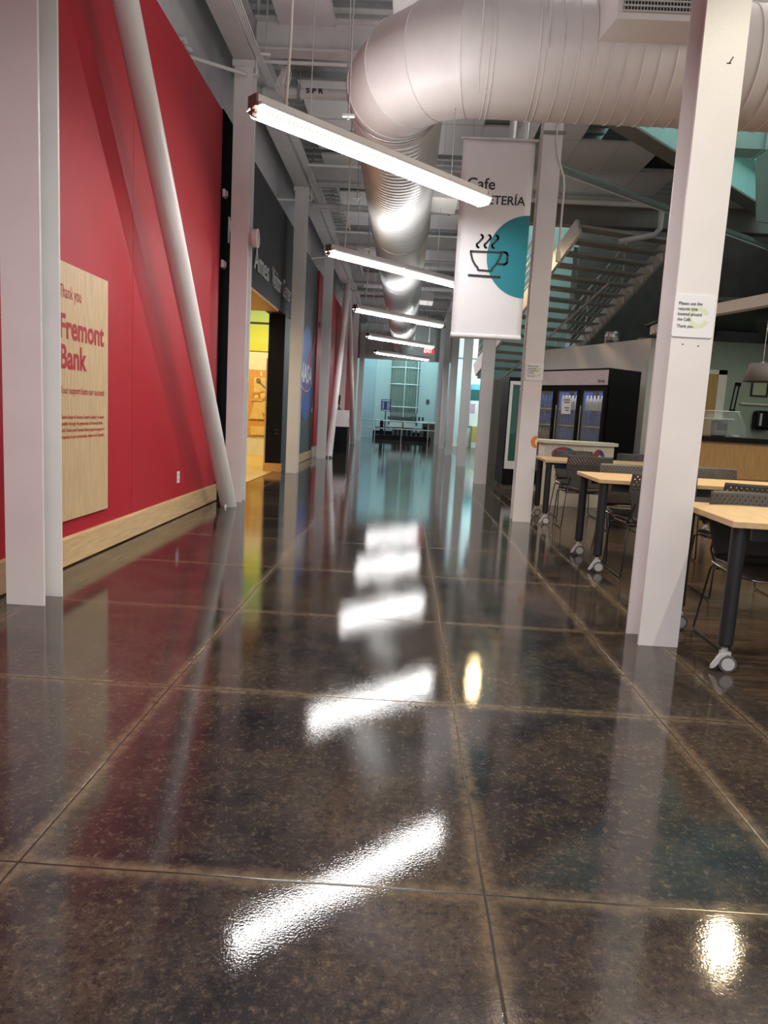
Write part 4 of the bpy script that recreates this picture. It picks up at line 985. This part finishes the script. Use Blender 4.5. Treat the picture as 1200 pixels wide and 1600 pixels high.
# ------------------------------------------------------------------ left: exhibit board and far stand
t = thing('exhibit_board', 'orange plywood exhibit panel with gears and ramps in the lit room', 'exhibit', (-3.66, 17.84, 0))
F = lambda a, b_: (a+3.66, -0.03, b_)
MB().box((-0.36, -0.03, 0.47), (0.60, 0, 2.12)).build('backboard', orange_wood, t)
mb = MB(); mb.prism([(-3.83, 1.05), (-3.3, 1.05), (-3.3, 1.93), (-3.83, 1.93)], F, (0, -0.02, 0)); mb.prism([(-3.88, 0.50), (-3.25, 0.50), (-3.25, 0.72), (-3.88, 0.72)], F, (0, -0.03, 0)); mb.build('pale_panel', pale_wood, t)
F2 = lambda a, b_: (a+3.66, -0.05, b_)
mb = MB(); mb.prism([(-3.93, 0.90), (-3.55, 0.90), (-3.62, 1.12), (-3.72, 1.10), (-3.80, 1.30), (-3.86, 1.10)], F2, (0, -0.03, 0)); mb.prism([(-3.88, 1.35), (-3.62, 1.35), (-3.52, 1.5), (-3.44, 1.15), (-3.38, 1.15), (-3.42, 1.55), (-3.55, 1.58), (-3.80, 1.46)], F2, (0, -0.03, 0)); mb.prism([(-3.56, 1.10), (-3.50, 1.10), (-3.40, 0.82), (-3.47, 0.80)], F2, (0, -0.03, 0)); mb.build('ramp', pale_wood, t)
for a, b_ in ((-3.72, 1.86), (-3.42, 1.72)):
    mb = MB(); mb.tube([F2(a, b_), (F2(a, b_)[0], -0.09, b_)], 0.055, 16); mb.build('knob', taupe_panel, t)
mb = MB(); stroke(mb, [(-3.68, 1.80), (-3.54, 1.68)], 0.04, F2, (0, -0.01, 0)); mb.build('lever', taupe_beam, t)
mb = MB(); stroke(mb, arc(-3.76, 1.47, 0.09, 0, 360, 16), 0.025, F2, (0, -0.035, 0)); stroke(mb, arc(-3.60, 1.50, 0.10, 0, 360, 16), 0.025, F2, (0, -0.035, 0)); mb.build('gear', orange_wood, t)
mb = MB(); mb.box((-0.02, -0.035, 1.97), (0.02, -0.03, 2.08)).box((0.12, -0.035, 1.97), (0.15, -0.03, 2.08)).box((0.22, -0.035, 2.0), (0.34, -0.03, 2.03)).box((0.26, -0.035, 1.93), (0.29, -0.03, 2.06)); mb.build('pictogram', cream, t)
mb = MB()
for dx in (0, 0.045):
    for dz in (0, 0.07): mb.cyl((-2.42+dx, 13.254, 0.72+dz), (-2.42+dx, 13.25, 0.72+dz), 0.006, 8)
o = mb.build('bolt_set', silver); tag(o, 'four small silver bolts on the black portal jamb', 'bolts')
t = thing('display_stand', 'black stand with slanted white top near the far left columns', 'stand', (-1.93, 20.6, 0))
MB().box((-0.25, 0, 0.0), (0.26, 0.8, 0.76)).build('base', gloss_black, t)
mb = MB(); mb.prism([(0, 0.77), (0.75, 0.77), (0.75, 1.25), (0.12, 1.25)], lambda u, v: (-0.22, u, v), (0.46, 0, 0)); mb.build('white_top', sign_white, t)
t = thing('microscope', 'small dark viewing instrument on the white stand top', 'instrument', (-1.98, 21.0, 1.25))
mb = MB(); mb.box((-0.08, -0.1, 0), (0.08, 0.1, 0.03)).bar((0, 0.06, 0.02), (0.0, 0.04, 0.30), 0.04, 0.04).bar((0, -0.08, 0.2), (0, 0.06, 0.42), 0.06, 0.06); mb.build('body', gloss_black, t)
MB().cyl((0, -0.02, 0.1), (0, -0.02, 0.14), 0.05, 14).build('stage', silver, t)

# ------------------------------------------------------------------ far lobby
t = thing('exit_sign', 'small lit red exit sign hanging below the duct end', 'sign', (0.78, 29.6, 3.76))
MB().box((-0.20, 0, 0), (0.22, 0.06, 0.26)).build('case', exit_box, t)
mb = MB(); text_on(mb, 'EXIT', (-0.17, -0.003, 0.05), (1, 0, 0), 0.33, 0.16, 0.035); mb.build('lettering', exit_mat, t)
MB().cyl((0, 0.03, 0.26), (0, 0.03, 2.1), 0.012, 6).build('hanger', silver, t)
for x0, x1, lab in ((-2.62, -2.18, 'tall pale blue-grey column at the left of the lobby opening'), (1.95, 2.35, 'tall blue-grey column at the right of the lobby opening')):
    t = thing('lobby_column', lab, 'column', ((x0+x1)/2, 33.0, 0)); MB().cyl((0, 0, 0), (0, 0, 6.9), (x1-x0)/2, 28).build('shaft', pale_teal if x0 < 0 else blue_grey, t); MB().cyl((0, 0, 0), (0, 0, 0.06), (x1-x0)/2+0.02, 28).build('collar', silver, t)
for x, lab in ((-1.95, 'blue-grey inner pier left of the lift shaft'), (1.80, 'blue-grey inner pier right of the lift shaft')):
    t = thing('lobby_pier', lab, 'pier', (x, 36.3, 0)); MB().box((-0.32, -0.2, 0), (0.32, 0.2, 6.9)).build('shaft', blue_grey, t)
t = thing('lift_shaft', 'round glass lift shaft with pale ribs in the bright lobby', 'lift shaft', (-0.12, 35.6, 1.35))
MB().lathe([(0.72, 0.0), (0.72, 5.5)], 40).build('glass_tube', tube_glass, t)
mb = MB()
for j in range(26): a = 2*PI*j/26; mb.cyl((0.70*math.cos(a), 0.70*math.sin(a), 0), (0.70*math.cos(a), 0.70*math.sin(a), 5.5), 0.014, 6)
mb.build('rib', mat('shaft_rib_paint', (0.45, 0.48, 0.42), 0.5), t)
mb = MB()
for z in (0.25, 1.35, 2.15, 3.2): mb.tube([(0.74*math.cos(2*PI*j/32), 0.74*math.sin(2*PI*j/32), z) for j in range(32)], 0.03, 6, closed=True)
mb.cyl((0, -0.76, -0.4), (0, -0.76, 5.5), 0.022, 8); mb.cyl((0.62, -0.45, 0), (0.62, -0.45, 5.5), 0.025, 8); mb.build('ring', pale_teal, t)
MB().lathe([(0.0, -0.5), (0.68, -0.5), (0.68, 0.25), (0.0, 0.25)], 36).build('lift_car', mat('lift_car_grey', (0.32, 0.38, 0.36), 0.4), t)
MB().lathe([(0.0, -1.35), (0.5, -1.35), (0.5, -0.62), (0.74, -0.62), (0.74, -0.48), (0.0, -0.48)], 36).build('base_ring', dark_grey, t)
t = thing('machine_bench', 'dark exhibit machinery on a bench behind the far railing', 'exhibit', (-0.1, 34.2, 0))
MB().box((-1.3, -0.3, 0), (1.35, 0.35, 0.22)).build('plinth', gloss_black, t)
mb = MB(); mb.box((-1.35, -0.2, 0.50), (1.2, 0.05, 0.60)).box((-1.1, -0.15, 0.22), (-0.95, 0.1, 0.95)).box((1.0, -0.15, 0.22), (1.15, 0.1, 0.72)).box((-1.12, -0.16, 0.72), (-0.93, 0.1, 0.78)); mb.build('crossbar', gloss_black, t)
mb = MB(); mb.box((-0.65, -0.1, 0.62), (-0.02, 0.2, 0.86)).box((0.03, -0.1, 0.62), (0.6, 0.2, 0.86)); mb.build('white_panel', sign_white, t)
mb = MB()
for k in range(7): mb.cyl((-0.45+k*0.22, -0.15, 0.24), (-0.45+k*0.22, -0.15, 0.52), 0.06, 10)
for k in range(4): mb.box((0.35+k*0.18, -0.1, 0.98), (0.45+k*0.18, 0.15, 1.16))
mb.box((-0.75, -0.1, 0.98), (0.35, 0.15, 1.12)); mb.build('machine_part', dark_grey, t)
t = thing('lobby_bench', 'pale bench slab at the right of the lobby', 'bench', (1.25, 34.8, 0)); MB().box((-0.5, -0.2, 0.86), (0.55, 0.2, 0.93)).build('slab', cream, t); MB().box((-0.4, -0.1, 0), (0.45, 0.1, 0.86)).build('base', taupe_panel, t)
t = thing('guard_rail', 'thin silver two-bar railing across the lobby opening', 'railing', (0, 32.75, 0))
for x in (-1.38, -0.15, 1.08): MB().cyl((x, 0, 0), (x, 0, 0.95), 0.022, 8).build('post', silver, t)
for z in (0.56, 0.92): MB().tube([(-2.0, 0, z), (1.75, 0, z)], 0.016, 8).build('rail', silver, t)
t = thing('menu_board', 'small dark blue menu screen left of the lift shaft', 'screen', (-0.98, 34.62, 1.36))
MB().box((-0.24, 0, 0), (0.24, 0.05, 0.56)).build('panel', navy, t)
mb = MB(); mb.box((-0.2, -0.003, 0.48), (0.2, 0, 0.52)).box((-0.2, -0.003, 0.03), (0.2, 0, 0.06))
for k in range(6): mb.box((-0.18, -0.003, 0.12+k*0.055), (-0.09, 0, 0.14+k*0.055)).box((0.05, -0.003, 0.12+k*0.055), (0.19, 0, 0.14+k*0.055))
mb.build('text_rows', sign_white, t)
MB().cyl((0, 0.025, -1.38), (0, 0.025, 0), 0.03, 8).build('stand', dark_grey, t)
t = thing('call_box', 'small dark call box on the pale lobby wall', 'panel', (1.12, 37.58, 2.0)); MB().box((-0.08, -0.05, -0.1), (0.08, 0, 0.1)).build('case', dark_grey, t)
# side hall posters
t = thing('hall_poster', 'pale poster with blue and green bands in the side hall', 'poster', (3.05, 30.55, 0.9))
MB().box((-0.32, 0, 0), (0.45, 0.03, 1.78)).build('sheet', sign_white, t)
MB().box((-0.32, -0.006, 1.28), (0.45, 0, 1.78)).build('blue_band', mat('sky_blue_print', (0.15, 0.45, 0.58), 0.5), t)
MB().box((-0.32, -0.01, 1.10), (0.45, -0.006, 1.55)).build('green_band', mat('deep_green_print', (0.02, 0.10, 0.09), 0.5), t)
MB().box((-0.30, -0.006, 0.55), (-0.1, 0, 0.95)).build('pink_band', mat('pink_print', (0.55, 0.35, 0.45), 0.5), t)
t = thing('yellow_cabinet', 'low yellow gridded cabinet in the far side hall', 'cabinet', (3.2, 30.2, 0))
MB().box((-0.35, 0, 0.22), (0.5, 0.33, 0.90)).build('carcass', yellow_tile, t); MB().box((-0.35, 0, 0), (0.5, 0.33, 0.22)).build('plinth', sign_white, t)
mb = MB()
for k in range(7): mb.box((-0.33+k*0.12, -0.004, 0.24), (-0.32+k*0.12, 0, 0.88))
for k in range(6): mb.box((-0.35, -0.004, 0.27+k*0.11), (0.5, 0, 0.28+k*0.11))
mb.build('grid_line', maple, t)
t = thing('wall_poster', 'narrow yellow wall box between the far right columns', 'box', (2.45, 30.5, 0.28)); MB().box((-0.12, 0, 0), (0.12, 0.08, 0.2)).build('case', yellow_tile, t)
